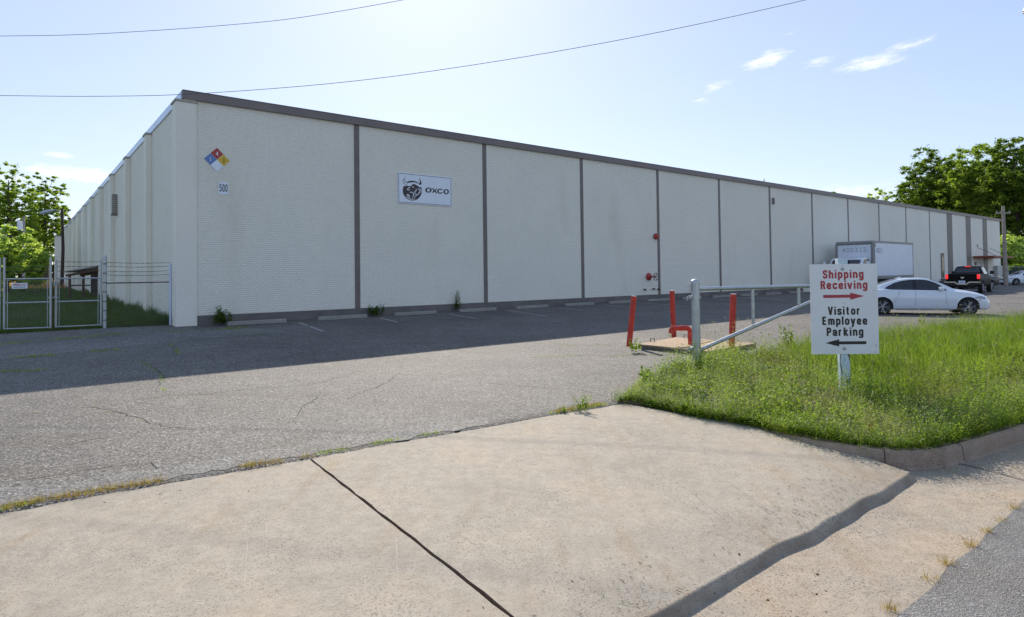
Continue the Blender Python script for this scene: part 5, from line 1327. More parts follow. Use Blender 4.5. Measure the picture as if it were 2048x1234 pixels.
MB().tube([(0, 0, 0.0), (0.6, 0, 0.02)], 0.02, 6).build('bracket', m_sblk, ins)

# ================================================================== FOLIAGE
def leaves(cent, size, n_per, spread, asp=1.6, flat=0.4, jit=0.35):
    """quads scattered round cluster centres"""
    k = len(cent); c = np.repeat(cent, n_per, 0); n = len(c)
    sp = np.repeat(spread, n_per, 0) if np.ndim(spread) else spread
    d = rng.normal(0, 1, (n, 3)); d /= np.linalg.norm(d, axis=1)[:, None]; rr = np.abs(rng.normal(0, 0.62, (n, 1))).clip(0, 1.9)
    c = c + d*rr*(sp[:, None] if np.ndim(sp) else sp)*np.array([1, 1, 0.62])
    a = rng.normal(0, 1, (n, 3)); a[:, 2] *= flat; a /= np.linalg.norm(a, axis=1)[:, None]
    b_ = rng.normal(0, 1, (n, 3)); b_ -= (b_*a).sum(1)[:, None]*a; b_ /= np.linalg.norm(b_, axis=1)[:, None]
    s = size*(1+jit*rng.normal(0, 1, (n, 1))).clip(0.4, 2); a = a*s*asp/2; b_ = b_*s/2
    v = np.stack([c-a, c+b_*0.8-a*0.1, c+a, c-b_*0.8-a*0.1], 1).reshape(-1, 3)
    return v, np.arange(n*4).reshape(-1, 4)
def tree(name, label, base, H_, R, n_cl, leaf, n_per, mat, group=None, trunk_h=0.3, tr=0.25, shape='round', barkm=m_bark, seed=0, clr=None, cut=None):
    r = np.random.default_rng(seed+11)
    t = thing(name, label, 'tree', base, 0, group)
    # crown cluster centres: uneven lobes
    lob = r.normal(0, 1, (9, 3)); lob /= np.linalg.norm(lob, axis=1)[:, None]; amp = r.uniform(-0.25, 0.30, 9)
    cs = []
    while len(cs) < n_cl:
        d = r.normal(0, 1, 3); d /= np.linalg.norm(d); rad = r.random()**0.42
        f = 1+sum(a*max(0, float(d@l))**3 for a, l in zip(amp, lob))
        z0 = H_*(trunk_h+1)/2; hz = H_*(1-trunk_h)/2
        p = np.array([d[0]*R*rad*f, d[1]*R*rad*f, z0+d[2]*hz*rad*min(f, 1.1)])
        if shape == 'cone':
            k = (p[2]-H_*trunk_h)/(H_*(1-trunk_h)); p[:2] *= max(0.15, 1.15-k)
        if p[2] > H_*0.05: cs.append(p)
    cs = np.array(cs); spread = r.uniform(0.5, 1.25, n_cl)*R*(clr or 0.15)
    v, f = leaves(cs, leaf, n_per, spread)
    me = npmesh('crown', v, f); link('crown', me, mat, t)
    mb = MB(); lean = r.normal(0, 0.02*H_, 2)
    top = H_*0.86; mb.tube([(0, 0, -0.3), (lean[0]*.3, lean[1]*.3, H_*0.25), (lean[0]*.7, lean[1]*.7, H_*0.55), (lean[0], lean[1], top)], [tr*1.25, tr, tr*0.65, tr*0.15], 9)
    for i in r.choice(n_cl, min(n_cl, 26), False):
        e = cs[i]; z = max(H_*trunk_h*0.6, e[2]-np.hypot(e[0], e[1])*r.uniform(0.4, 0.9)); z = min(z, top*0.95); k = z/top
        s0_ = np.array([lean[0]*k, lean[1]*k, z]); mid = (s0_+e)/2+np.array([0, 0, -0.04*H_*r.random()])
        mb.tube([s0_, mid, e], [tr*0.38*(1-k*0.6), tr*0.22*(1-k*0.5), 0.02], 5, False)
    mb.build('trunk', barkm, t, True)
    return t
def treeat(px_, Y, ytop, pxr, **k):
    base = D(px_, 560, Y); base.z = float(gz(base.x, base.y)) if Y < 130 else 1.0
    base.z = min(base.z, 1.6)
    H_ = D(px_, ytop, Y).z-base.z; R = pxr/FPX*Y
    return base, H_, R
RT_ = [(1872, 112, 292, 62, 'broad dark leafed tree, leftmost of the group behind the building end'), (1948, 104, 283, 60, 'tall rounded tree directly behind the building end'),
       (2040, 96, 268, 64, 'tall tree at the right edge behind the pale utility pole'), (1910, 122, 330, 60, 'shorter tree filling the gap between the two tallest right-hand trees'),
       (2100, 100, 262, 60, 'tall tree cut off by the right edge of the photo'), (1990, 118, 330, 60, 'dark tree behind the pale utility pole, deep in the grove'), (1836, 118, 352, 40, 'low spreading tree at the left end of the right-hand grove')]
for i, (px_, Y, yt, pr, lb) in enumerate(RT_):
    b_, H_, R = treeat(px_, Y, yt, pr)
    tree('deciduous_tree', lb, b_, H_, R, 620, 0.21, 105, m_leafB if i % 2 == 0 else m_leafA, 'trees behind the building end', trunk_h=0.14, tr=0.45, seed=i, clr=0.14)
b_, H_, R = treeat(2035, 86, 470, 62); tree('understorey_tree', 'bright sunlit young tree below the tall ones right of the pale pole', b_, H_, R, 120, 0.27, 120, m_leafL, None, 0.05, 0.2, seed=31, clr=0.2)
b_, H_, R = treeat(2004, 84, 500, 22); tree('understorey_tree', 'bright young tree glimpsed between building end and pale pole', b_, H_, R, 60, 0.26, 120, m_leafA, None, 0.05, 0.15, seed=32, clr=0.25)
b_, H_, R = treeat(1755, 120, 372, 34); tree('deciduous_tree', 'sparse pale treetop showing above the roof before the grove', b_, H_, R, 60, 0.30, 40, m_leafL, None, 0.5, 0.2, seed=33, clr=0.2)
b_, H_, R = treeat(1668, 120, 382, 10); tree('deciduous_tree', 'tiny treetop just peeking over the roof left of the sparse treetop', b_, H_, R, 12, 0.50, 30, m_leafA, None, 0.4, 0.15, seed=34, clr=0.3)
for i, (px_, Y, yt, pr, lb) in enumerate([(20, 78, 327, 50, 'tall airy green tree at the left edge of the photo'), (92, 84, 352, 40, 'airy green tree left of the flank wall roofline'), (-50, 80, 340, 48, 'green tree mostly outside the left edge')]):
    b_, H_, R = treeat(px_, Y, yt, pr); tree('deciduous_tree', lb, b_, H_, R, 330, 0.17, 75, m_leafA, 'left hand trees', trunk_h=0.15, tr=0.3, seed=40+i, clr=0.13)
for i, (px_, Y, yt, pr, lb) in enumerate([(78, 92, 398, 26, 'dark pine with bare lower limbs behind the street lamp'), (118, 96, 412, 24, 'dark pine next to the dark pole'), (50, 96, 430, 26, 'shaded pine behind the pale bush'), (20, 98, 440, 30, 'shaded pine at the left edge behind the bush')]):
    b_, H_, R = treeat(px_, Y, yt, pr); tree('pine_tree', lb, b_, H_, R, 110, 0.26, 60, m_leafP, 'pines behind the lawn', trunk_h=0.12, tr=0.28, seed=50+i, clr=0.15)
b_, H_, R = treeat(14, 48, 456, 62); tree('pale_shrub_tree', 'pale green drooping shrub tree behind the left gate leaf', b_, H_, R, 150, 0.15, 150, m_leafL, None, 0.02, 0.14, seed=60, clr=0.18)
for i, (px_, Y, yt, pr, lb) in enumerate([(108, 88, 505, 18, 'small bright bush at the foot of the pines'), (75, 86, 520, 30, 'dark bush under the pines'), (30, 90, 515, 40, 'dark bush behind the pale shrub tree'), (-30, 88, 510, 40, 'dark bush outside the left edge')]):
    b_, H_, R = treeat(px_, Y, yt, pr); tree('bush', lb, b_, H_, R, 34, 0.34, 90, (m_leafA if i == 0 else m_leafP), None, 0.0, 0.1, seed=70+i, clr=0.25)['category'] = 'bush'
# understory on the right behind the fence
for i, (px_, Y, yt, pr, lb) in enumerate([(2020, 80, 530, 26, 'dark undergrowth bush behind the pale pole'), (2075, 78, 528, 34, 'dark undergrowth bush at the right edge')]):
    b_, H_, R = treeat(px_, Y, yt, pr); tree('bush', lb, b_, H_, R, 30, 0.36, 90, m_leafB, None, 0.0, 0.1, seed=80+i, clr=0.25)['category'] = 'bush'

# ---------------- grass
def blades(base, h, wd, lean, seg=3, bend=0.35, az_=None):
    """base Nx3, h N: tapering curved blades"""
    n = len(base); a = rng.uniform(0, 2*PI, n) if az_ is None else az_; d = np.stack([np.cos(a), np.sin(a), np.zeros(n)], 1)
    f = rng.uniform(0, 2*PI, n); s = np.stack([np.cos(f), np.sin(f), np.zeros(n)], 1)*wd[:, None]/2
    vs = []
    for k in range(seg+1):
        t = k/seg; c = base + np.array([0, 0, 1.0])*(h*(t-0.25*lean*t*t))[:, None] + d*(h*lean*t*t)[:, None]
        w_ = (1-t**1.6)+0.02; vs += [c-s*w_, c+s*w_]
    v = np.stack(vs, 1).reshape(-1, 3); m = 2*(seg+1)
    f_ = np.array([(2*k, 2*k+1, 2*k+3, 2*k+2) for k in range(seg)])
    return v, (np.arange(n)[:, None, None]*m+f_[None]).reshape(-1, 4)
lo = poly_np.min(0); hi = poly_np.max(0)
def sample(n, xmax=16.5):
    o = np.zeros((0, 2))
    while len(o) < n:
        p = rng.uniform(lo, np.minimum(hi, [xmax, 99]), (n*3, 2)); p = p[inside(p, poly_np)]; o = np.vstack([o, p])
    return o[:n]
frontline = [(p.x, p.y) for p in ([G(1236, 803), G(1262, 801), G(1300, 808), G(1400, 829), G(1520, 847)]+kp)]
backline = [(p.x, p.y) for p in isl]
def vn(p, s):  # cheap smooth noise
    return (np.sin(p[:, 0]*s+1.3)*np.cos(p[:, 1]*s*1.3+0.4)+np.sin(p[:, 0]*s*2.1+p[:, 1]*s*1.7))*0.5
def pxof(p):  # horizontal picture position, only used to size the patches
    return 1024+FPX*p[:, 0]/p[:, 1]
def addz(p): return np.c_[p, np.full(len(p), 0.015)+gz(p[:, 0], p[:, 1])]
NC = 560
CC = sample(NC, 16.5); chei = np.exp(rng.normal(-0.30, 0.62, NC)).clip(0.10, 2.1); csp = rng.choice(4, NC, p=[0.34, 0.28, 0.22, 0.16]); cden = rng.uniform(0.25, 1.0, NC); caz = rng.uniform(0, 2*PI, NC)
def clump(p):
    o = np.zeros(len(p), int)
    for a in range(0, len(p), 4000):
        q = p[a:a+4000]+rng.normal(0, 0.05, (len(p[a:a+4000]), 2)); o[a:a+4000] = np.argmin(((q[:, None, :]-CC[None])**2).sum(2), 1)
    return o
P_ = sample(80000); df_ = seg_dist(P_, frontline); db_ = seg_dist(P_, backline)
tallness = np.clip((df_-1.35+0.45*vn(P_, 2.2))/0.9, 0, 1)*np.clip((P_[:, 0]-3.75-0.10*P_[:, 1]+0.25*vn(P_, 3))/0.9, 0, 1)
keep = rng.random(len(P_)) < tallness
T_ = P_[keep]; tt = tallness[keep]; ci = clump(T_); k2 = rng.random(len(T_)) < 0.35+0.65*cden[ci]; T_ = T_[k2]; tt = tt[k2]; ci = ci[k2]
hT = (0.20+0.25*tt)*(0.74+0.36*chei[ci])*rng.uniform(0.55, 1.3, len(T_)); hT = hT.clip(0.08, 0.66)
v, f = blades(addz(T_), hT, rng.uniform(0.007, 0.015, len(T_)), rng.uniform(0.05, 1.0, len(T_)), 3, az_=caz[ci]+rng.normal(0, 1.0, len(T_)))
link('tall_grass', npmesh('tall_grass', v, f), m_grassT, None, kind='stuff')
# low weeds: stems with whorls of little leaves
def stems(base, h, nleaf, ls, lean=0.25, rise=0.25):
    n = len(base); a = rng.uniform(0, 2*PI, n); d = np.stack([np.cos(a), np.sin(a), np.zeros(n)], 1)
    tt_ = np.linspace(0.12, 1, nleaf)
    c = base[:, None, :] + np.array([0, 0, 1.0])*(h[:, None]*tt_)[:, :, None] + d[:, None, :]*(h[:, None]*lean*tt_**2)[:, :, None]
    c = c.reshape(-1, 3); m = len(c); sz = np.repeat(ls, nleaf)*np.tile(1.25-0.7*tt_, n)*rng.uniform(0.7, 1.3, m)
    b_ = rng.uniform(0, 2*PI, m); o = np.stack([np.cos(b_), np.sin(b_), rng.uniform(-0.2, rise+0.6, m)], 1); o /= np.linalg.norm(o, axis=1)[:, None]
    s = np.cross(o, np.array([0, 0, 1.0])); s /= np.linalg.norm(s, axis=1)[:, None]+1e-9
    up = rng.normal(0, 0.25, (m, 1)); s = s + np.array([0, 0, 1.0])*up
    L = sz[:, None]; v = np.stack([c, c+o*L*0.55+s*L*0.22, c+o*L, c+o*L*0.55-s*L*0.22], 1).reshape(-1, 3)
    return v, np.arange(m*4).reshape(-1, 4)
P_ = sample(31000, 13.0); df_ = seg_dist(P_, frontline)
tallness = np.clip((df_-1.35+0.35*vn(P_, 2.2))/0.9, 0, 1)*np.clip((P_[:, 0]-3.75-0.10*P_[:, 1]+0.25*vn(P_, 3))/0.9, 0, 1)
Wd_ = P_[rng.random(len(P_)) > tallness*0.93]
ci = clump(Wd_); k2 = rng.random(len(Wd_)) < 0.3+0.7*cden[ci]; Wd_ = Wd_[k2]; ci = ci[k2]
edge = np.clip(seg_dist(Wd_, backline)/0.4+0.35, 0.3, 1)
hW = (0.06+0.235*chei[ci])*rng.uniform(0.5, 1.35, len(Wd_))*edge
for k_, nm, mt, nl, ls, hm, ln_ in ((0, 'low_weeds', m_weed, 9, 0.052, 0.9, 0.32), (1, 'bedstraw_weeds', m_weed2, 17, 0.027, 1.5, 0.10), (2, 'clover_patch', m_clov, 7, 0.046, 0.55, 0.35), (3, 'drying_weeds', m_dryw, 9, 0.034, 1.05, 0.3)):
    sel = csp[ci] == k_; q_ = Wd_[sel]; v, f = stems(addz(q_), (hW[sel]*hm*np.where(Wd_[sel][:, 0] > 2.2, 1.0, 0.8)).clip(0.03, 0.50), nl, np.full(len(q_), ls), ln_); link(nm, npmesh(nm, v, f), mt, None, kind='stuff')
sp_ = Wd_[rng.random(len(Wd_)) < 0.045]; v, f = stems(addz(sp_), rng.uniform(0.25, 0.50, len(sp_)), 18, np.full(len(sp_), 0.018), 0.15, 0.5); link('spiky_weeds', npmesh('spiky', v, f), m_weed2, None, kind='stuff')
q_ = sample(26000, 13.0); hq = rng.uniform(0.05, 0.2, len(q_)); v, f = blades(addz(q_), hq, np.full(len(q_), 0.0045), rng.uniform(0.1, 0.9, len(q_)), 2); link('fine_grass', npmesh('fine_grass', v, f), m_weed, None, kind='stuff')
# fringe spilling over the kerb and apron edge
fl_ = [Vector((a, b_, 0)) for a, b_ in frontline][:14]; q_ = []
for a, b_ in zip(fl_[:-1], fl_[1:]):
    n = int((b_-a).length*620)
    for i in range(n):
        p = a.lerp(b_, random.random()); kx_ = 0.10 if p.x > 3.0 else 0.0; q_.append((p.x+random.gauss(0, 0.04)-(kx_ if p.x > 4.2 else 0)*0.3, p.y+kx_+random.gauss(0.015, 0.045)))
q_ = np.array(q_); hq = rng.uniform(0.05, 0.30, len(q_))*(0.45+0.6*chei[clump(q_)]); bz = addz(q_); bz[:, 2] -= 0.05; v, f = stems(bz, hq, 9, np.full(len(q_), 0.034), 0.75); link('edge_weeds', npmesh('edge_weeds', v, f), m_weed, None, kind='stuff')
# seed stalks along the far side
q_ = sample(4200, 16); q_ = q_[(q_[:, 0] > 3.2)]; db_ = seg_dist(q_, backline); q_ = q_[rng.random(len(q_)) < np.exp(-db_/1.2)*0.55+0.03]
hq = rng.uniform(0.45, 0.92, len(q_)); ln = rng.uniform(0.05, 0.3, len(q_)); az_ = rng.uniform(0, 2*PI, len(q_))
v, f = blades(addz(q_), hq, np.full(len(q_), 0.004), ln, 4, az_=az_); link('seed_stalks', npmesh('seed_stalks', v, f), m_seed, None, kind='stuff')
d = np.stack([np.cos(az_), np.sin(az_), np.zeros(len(q_))], 1); tip = addz(q_)+np.array([0, 0, 1.0])*(hq*(0.93-0.25*ln))[:, None]+d*(hq*ln*0.87)[:, None]
v, f = leaves(tip, 0.012, 7, np.full(len(tip), 0.04), 2.0, 2.0); link('seed_heads', npmesh('seed_heads', v, f), m_seed, None, kind='stuff')
# clover and dandelion heads
def dots(pts, r, name, mat):
    o8 = np.array([(1, 0, 0), (-1, 0, 0), (0, 1, 0), (0, -1, 0), (0, 0, 0.8), (0, 0, -0.8)]); t8 = np.array([(0, 2, 4), (2, 1, 4), (1, 3, 4), (3, 0, 4), (2, 0, 5), (1, 2, 5), (3, 1, 5), (0, 3, 5)])
    v = (pts[:, None, :]+o8[None]*r*rng.uniform(0.6, 1.2, (len(pts), 1, 1))).reshape(-1, 3); link(name, npmesh(name, v, (np.arange(len(pts))[:, None, None]*6+t8[None]).reshape(-1, 3)), mat, None, kind='stuff')
q_ = Wd_[csp[ci] == 2]; q_ = q_[rng.choice(len(q_), min(len(q_), 380), False)]; dots(np.c_[q_, rng.uniform(0.12, 0.22, len(q_))], 0.0075, 'clover_flowers', m_flow)
yl = [G(x, y, 0.16) for x, y in ((1610, 762), (1618, 765), (1598, 772), (1653, 763), (1660, 764), (1675, 764), (1677, 768), (1664, 776), (1667, 779), (1662, 774))]
for p in yl: p_j = 0
dots(np.array([tuple(p) for p in yl]), 0.014, 'dandelion_flowers', m_yel)
q_ = [G(x, y, 0.1) for x, y in ((1740, 815), (1743, 822), (1738, 830), (1745, 840), (1727, 845), (1736, 855), (1741, 850))]; dots(np.array([tuple(p) for p in q_]), 0.010, 'orange_petals', m_yel)
# lawn behind the gate
def quadsample(pxpoly, n, maxY=80):
    W_ = np.array([tuple(G(*p))[:2] for p in pxpoly]); l_, h_ = W_.min(0), W_.max(0); o = np.zeros((0, 2))
    while len(o) < n:
        p = rng.uniform(l_, h_, (n*4, 2)); p = p[inside(p, W_)]; o = np.vstack([o, p])
    return o[:n]
# strip along flank wall and lawn, in (s,v) coordinates
def svp(s_, v_): return np.c_[Bv[0]+s_*U[0]+v_*V[0], Bv[1]+s_*U[1]+v_*V[1]]
n = 60000; vv = 1.3+rng.random(n)**1.9*46; ss_ = 0.15-rng.random(n)*(4+vv*0.75); q_ = svp(ss_, vv)
hq = rng.uniform(0.06, 0.16, n)*(1+vv/40); v, f = blades(np.c_[q_, gz(q_[:, 0], q_[:, 1])-0.03], hq, 0.010+0.0011*vv, rng.uniform(0.1, 0.8, n), 1)
lit_ = np.repeat((ss_ < -5.2), 1); fsel = lit_[f[:, 0]//4]  # sunlit part of the lawn put in as a brighter grass colour
link('lawn_grass', npmesh('lawn_grass', v, f[~fsel]), m_grassS, None, kind='stuff'); link('sun_painted_lawn_grass', npmesh('sun_painted_lawn', v, f[fsel]), m_grassT, None, kind='stuff')
n = 9000; vv = 1.0+rng.random(n)**1.4*34; ss_ = 0.36-np.abs(rng.normal(0, 0.55, n)); q_ = svp(ss_, vv); hq = rng.uniform(0.15, 0.5, n)*np.exp(-np.abs(ss_-0.36)/1.1)*(1.1+0.3*np.sin(vv*1.7))
v, f = blades(np.c_[q_, gz(q_[:, 0], q_[:, 1])-0.02], hq, np.full(n, 0.016), rng.uniform(0.1, 0.7, n), 2); link('wall_foot_grass', npmesh('wall_foot_grass', v, f), m_grassS, None, kind='stuff')
n = 16000; vv = 50+rng.random(n)*22; ss_ = 0-rng.random(n)*48; q_ = svp(ss_, vv); v, f = blades(np.c_[q_, gz(q_[:, 0], q_[:, 1])], rng.uniform(0.3, 0.75, n), np.full(n, 0.05), rng.uniform(0.1, 0.6, n), 1)
link('reddish_field_grass', npmesh('field', v, f), m_redgrass, None, kind='stuff')
n = 9000; ss_ = -rng.random(n)*13+0.2; vv = 0.75+np.abs(rng.normal(0, 0.22, n)); q_ = svp(ss_, vv); v, f = blades(np.c_[q_, gz(q_[:, 0], q_[:, 1])], rng.uniform(0.03, 0.13, n), np.full(n, 0.008), rng.uniform(0.1, 0.8, n), 2)
link('gate_threshold_grass', npmesh('thr', v, f), m_grassS, None, kind='stuff')

# ---------------- tufts and weeds
def tuft_mesh(n, h, wd, spread, lean=0.8, seg=3):
    b_ = rng.normal(0, spread, (n, 2)); az_ = np.arctan2(b_[:, 1], b_[:, 0])+rng.normal(0, 0.5, n)
    v, f = blades(np.c_[b_, np.zeros(n)], rng.uniform(0.4, 1.0, n)*h, np.full(n, wd), rng.uniform(0.2, lean, n), seg, az_=az_); return npmesh('tuft', v, f)
tm_ = [tuft_mesh(55, 0.11, 0.003, 0.02), tuft_mesh(40, 0.09, 0.0035, 0.03), tuft_mesh(70, 0.13, 0.003, 0.035), tuft_mesh(30, 0.07, 0.004, 0.05)]
gt = [(1778, 1220, 0, 1.0, 'dry grass tuft nearest the bottom edge where gutter meets street'), (1858, 1160, 1, 1.0, 'wiry dry grass tuft between gutter and street, second from the bottom'), (1895, 1130, 2, 0.95, 'broad dry grass tuft in the middle of the gutter seam'),
      (1940, 1092, 2, 0.85, 'upright yellow grass tuft on the gutter seam'), (1972, 1065, 0, 0.9, 'green and yellow grass tuft on the gutter seam below the kerb shadow'), (2002, 1043, 1, 0.9, 'small grass tuft on the gutter seam near the right edge'), (2030, 1018, 2, 0.8, 'grass tuft on the gutter seam at the right edge')]
for px_, py_, k, s, lb in gt:
    p = G(px_, py_, -0.135); o = link('grass_tuft', tm_[k], m_dry); o.location = p; o.scale = (s*0.8, s*0.8, s*0.75); o.rotation_euler = (0, 0, random.uniform(0, 6)); tag(o, lb, 'grass tuft', 'tufts along the gutter seam')
# seams and cracks full of grass
def seam_grass(name, lines, dens, h, wd, mat, jit=0.03, seg=2, off=0.0):
    q_ = []
    for ln in lines:
        wp = [G(*p) for p in ln]
        for a, b_ in zip(wp[:-1], wp[1:]):
            n = max(1, int((b_-a).length*dens))
            ph = random.uniform(0, 6)
            for i in range(n):
                t = random.random(); dd = (b_-a).length*t
                if math.sin(dd*3.1+ph)+0.6*math.sin(dd*7.7+ph*2) < -0.15: continue
                p = a.lerp(b_, t); q_.append((p.x+random.gauss(0, jit), p.y+random.gauss(0, jit), float(gz(p.x, p.y))+off))
    q_ = np.array(q_); n = len(q_); v, f = blades(q_, rng.uniform(0.3, 1, n)*h, np.full(n, wd), rng.uniform(0.2, 0.9, n), seg); link(name, npmesh(name, v, f), mat, None, kind='stuff')
seam_grass('apron_edge_dry_grass', [[(0, 1020), (80, 1002), (160, 990), (240, 976), (330, 962)], [(480, 934), (560, 924), (620, 913)], [(1060, 834), (1150, 818), (1235, 803)], [(380, 952), (440, 944)]], 620, 0.075, 0.004, m_dry, 0.035, 3)
seam_grass('apron_edge_green_grass', [[(0, 1016), (60, 1010)], [(740, 890), (800, 879)], [(840, 872), (930, 858)], [(1100, 828), (1230, 806)], [(640, 908), (700, 898)]], 260, 0.055, 0.005, m_weed)
seam_grass('crack_grass', [c for i, c in enumerate(CR) if i in (0, 1, 3, 5, 6, 9)], 26, 0.04, 0.006, m_dry, 0.02)
seam_grass('crack_green_grass', [c for i, c in enumerate(CR) if i in (4, 10, 11, 0, 1)], 90, 0.05, 0.006, m_weed, 0.03)
seam_grass('lot_seam_grass', [[(0, 717), (60, 714), (130, 709), (190, 703), (245, 699)], [(0, 690), (60, 684), (120, 679), (210, 671), (270, 667)], [(345, 665), (420, 661), (500, 655)], [(0, 745), (70, 742), (100, 738)], [(1640, 645), (1700, 640), (1790, 636), (1900, 642)]], 130, 0.085, 0.010, m_weed, 0.05)
seam_grass('joint_weeds', [[(640, 930), (690, 958), (760, 1003), (830, 1060)], [(900, 1115), (960, 1165)]], 18, 0.02, 0.004, m_weed, 0.006, off=-0.07)
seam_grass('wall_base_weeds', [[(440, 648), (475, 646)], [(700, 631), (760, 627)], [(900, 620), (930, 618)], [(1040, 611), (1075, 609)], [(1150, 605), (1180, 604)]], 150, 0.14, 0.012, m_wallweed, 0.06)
def leafy(name, label, p, h, n, ls, mat, nst=5, spread=0.06, lean=0.3, group=None):
    b_ = np.c_[rng.normal(0, spread, (nst, 2)), np.zeros(nst)]; v, f = stems(b_, rng.uniform(0.6, 1, nst)*h, n, np.full(nst, ls), lean, 0.5)
    t = thing(name, label, 'weed', p, 0, group); link('leaves', npmesh('leaves', v, f), mat, t)
    mb = MB()
    for q in b_: mb.tube([(q[0], q[1], -0.02), (q[0], q[1], h*0.35)], 0.0012+h*0.002, 5)
    mb.build('stem', mat, t); return t
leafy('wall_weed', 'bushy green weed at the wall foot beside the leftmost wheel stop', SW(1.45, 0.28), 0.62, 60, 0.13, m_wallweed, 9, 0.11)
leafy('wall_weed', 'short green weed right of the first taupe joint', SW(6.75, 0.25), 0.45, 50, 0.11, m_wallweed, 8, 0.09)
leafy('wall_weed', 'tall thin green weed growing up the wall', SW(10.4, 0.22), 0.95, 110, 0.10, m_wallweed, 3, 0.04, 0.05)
leafy('roadside_weed', 'bushy green weed on the apron edge left of the island', G(1162, 820), 0.27, 30, 0.036, m_weed, 11, 0.05, 0.7)
leafy('roadside_weed', 'small green weed sprig on the apron edge', G(1128, 824), 0.10, 18, 0.03, m_weed, 5, 0.03, 0.4)
leafy('roadside_weed', 'green weed in the crack beside the leaning red bollard', G(1272, 706), 0.34, 40, 0.085, m_weed, 4, 0.04, 0.2)
leafy('roadside_weed', 'thin flowering weed by the upright red bollard', G(1338, 677), 0.42, 24, 0.05, m_weed, 3, 0.05, 0.3)
leafy('roadside_weed', 'thin weed stem rising at the left tip of the island', G(1229, 800), 0.28, 24, 0.022, m_weed, 3, 0.02, 0.2)
leafy('leafy_sapling', 'bright leafy sapling in the grass left of the direction sign', G(1583, 702), 0.62, 60, 0.09, m_grassT, 6, 0.08, 0.15)
leafy('climbing_weed', 'green weed climbing the galvanised gate post', G(1398, 752), 0.62, 60, 0.05, m_weed, 5, 0.06, 0.1)
leafy('broadleaf_weed', 'upright bright broad leaved weed at the left of the island', G(1292, 762), 0.24, 16, 0.12, m_grassT, 7, 0.07, 0.3)
leafy('roadside_weed', 'small green weed on the asphalt before the white sedan', G(1843, 650), 0.32, 30, 0.07, m_weed, 5, 0.08, 0.3)
# debris
q_ = []
for i in range(46):
    px_, py_ = random.uniform(120, 1650), random.uniform(900, 1200)
    if py_ < 1030-px_*0.17+15: continue
    p = G(px_, py_, -0.06); q_.append((p.x, p.y))
mbd_ = MB()
for x, y in q_:
    q0 = Vector((x, y, 0)); qq = (q0-A0).dot(Vector((adir.y, -adir.x, 0))); tot = (L0-A0).dot(Vector((adir.y, -adir.x, 0)))
    a = random.uniform(0, PI); r = random.uniform(0.004, 0.011); z = -0.012-0.085*min(1, max(0, qq/tot))+0.004
    pts = [(x+r*math.cos(a+t)*(1 if k % 2 else 0.5), y+r*math.sin(a+t)*(1 if k % 2 else 0.5)) for k, t in enumerate(np.linspace(0, 2*PI, 7)[:-1])]
    mbd_.prism(pts, z-0.004, z+0.004)
mbd_.build('leaf_litter', m_litter, None, kind='stuff')
nA = Vector((adir.y, -adir.x, 0)); tot_ = (L0-A0).dot(nA)
def apron_z(x, y):
    # slab width changes along its length, so measure between the two long edges
    p = Vector((x, y, 0)); a = (p-A0).dot(nA); b_ = (L0+foot-p).dot(lipn)
    return apz(min(1, max(0, a/(a+b_+1e-6))), x, y)
mbs = MB()
for i in range(520):
    u = random.random(); p = Vector((L0.x, L0.y, 0)).lerp(Vector((L1.x, L1.y, 0)), u*1.5-0.55) - lipn*abs(random.gauss(0.12, 0.32)); cl_ = math.sin(u*19)+math.sin(u*7+1)
    if cl_ < -0.2 and random.random() < 0.75: continue
    L = random.uniform(0.004, 0.022)*(2.2 if random.random() < 0.06 else 1); wd_ = random.uniform(0.0015, 0.004); a = math.atan2(lipn.y, lipn.x)+random.gauss(0.25, 0.35)
    dx, dy = math.cos(a), math.sin(a); z = apron_z(p.x, p.y)+0.003
    mbs.add([(p.x-dx*L-dy*wd_*.3, p.y-dy*L+dx*wd_*.3, z), (p.x-dy*wd_, p.y+dx*wd_, z), (p.x+dx*L, p.y+dy*L, z), (p.x+dy*wd_, p.y-dx*wd_, z)], [(0, 3, 2, 1)])
mbs.build('spalls', m_crack, apron, kind='stuff', recalc=False)
mbs = MB()
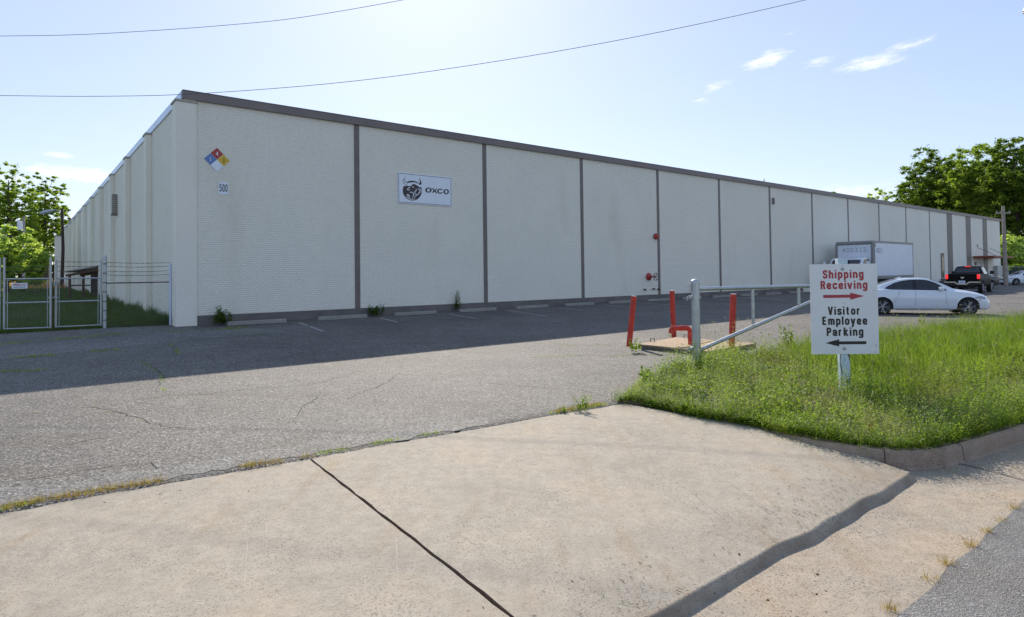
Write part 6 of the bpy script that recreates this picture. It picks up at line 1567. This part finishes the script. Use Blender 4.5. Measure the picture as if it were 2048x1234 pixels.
for (x0, y0), (x1, y1) in (((533, 1050), (531, 1118)), ((497, 1068), (488, 1180)), ((620, 1120), (628, 1166)), ((1450, 960), (1560, 1030)), ((1385, 985), (1450, 1035)), ((792, 1080), (796, 1170)), ((730, 1150), (733, 1220)), ((930, 1075), (960, 1100)), ((1490, 990), (1540, 1022))):
    a = G(x0, y0, -0.05); b_ = G(x1, y1, -0.05); d = b_-a; nn = Vector((-d.y, d.x, 0)).normalized()*0.0022; r1 = []; r2 = []
    for k in range(16):
        p = a.lerp(b_, k/15); z = apron_z(p.x, p.y)+0.003; wv = nn*random.uniform(0.3, 1.3); r1.append((p.x-wv.x, p.y-wv.y, z)); r2.append((p.x+wv.x, p.y+wv.y, z))
    mbs.grid([r1, r2])
mbs.build('scuff_marks', m_scuff, apron, kind='stuff')


# dirt washed along the foot of the lip
def dense_line(pts, step=0.02):
    o = []
    for a, b_ in zip(pts[:-1], pts[1:]):
        n = max(1, int((b_-a).length/step)); o += [a.lerp(b_, i/n) for i in range(n)]
    return o+[pts[-1]]
base_ = [Vector((jl2.x, jl2.y, 0)), Vector((JL.x, JL.y, 0)), Vector((L0.x, L0.y, 0)), Vector((L1.x, L1.y, 0))+lipdir*0.16]
mbg = MB(); rows = [[], [], [], []]
for k, p in enumerate(dense_line(base_)):
    p = p + lipn*(footoff(p)-(p-L0).dot(lipn)); end = min(1, k/30)
    a = (0.020+0.007*math.sin(k*0.23)+random.gauss(0, 0.0025)); b_ = (0.004+0.010*max(0, math.sin(k*0.11+1))+random.gauss(0, 0.0025))
    rows[0].append((p.x-lipn.x*a, p.y-lipn.y*a, -0.131)); rows[1].append((p.x-lipn.x*a*.35, p.y-lipn.y*a*.35, -0.143)); rows[2].append((p.x+lipn.x*0.004, p.y+lipn.y*0.004, -0.1515)); rows[3].append((p.x+lipn.x*b_, p.y+lipn.y*b_, -0.1548))
# taller ragged weeds on the kerb side at the right
q_ = []
for a, b_ in zip(kp[2:-3], kp[3:-2]):
    for i in range(int((b_-a).length*190)):
        p = a.lerp(b_, random.random()); k_ = math.sin(p.x*4.1)+math.sin(p.x*9.3)
        if k_ < -0.5: continue
        q_.append((p.x+random.gauss(0, 0.06), p.y+abs(random.gauss(0, 0.12))+0.14))
q_ = np.array(q_); v, f = stems(addz(q_), rng.uniform(0.20, 0.50, len(q_)), 18, np.full(len(q_), 0.022), 0.35, 0.4); link('ragged_kerb_weeds', npmesh('ragged', v, f), m_weed2, None, kind='stuff')
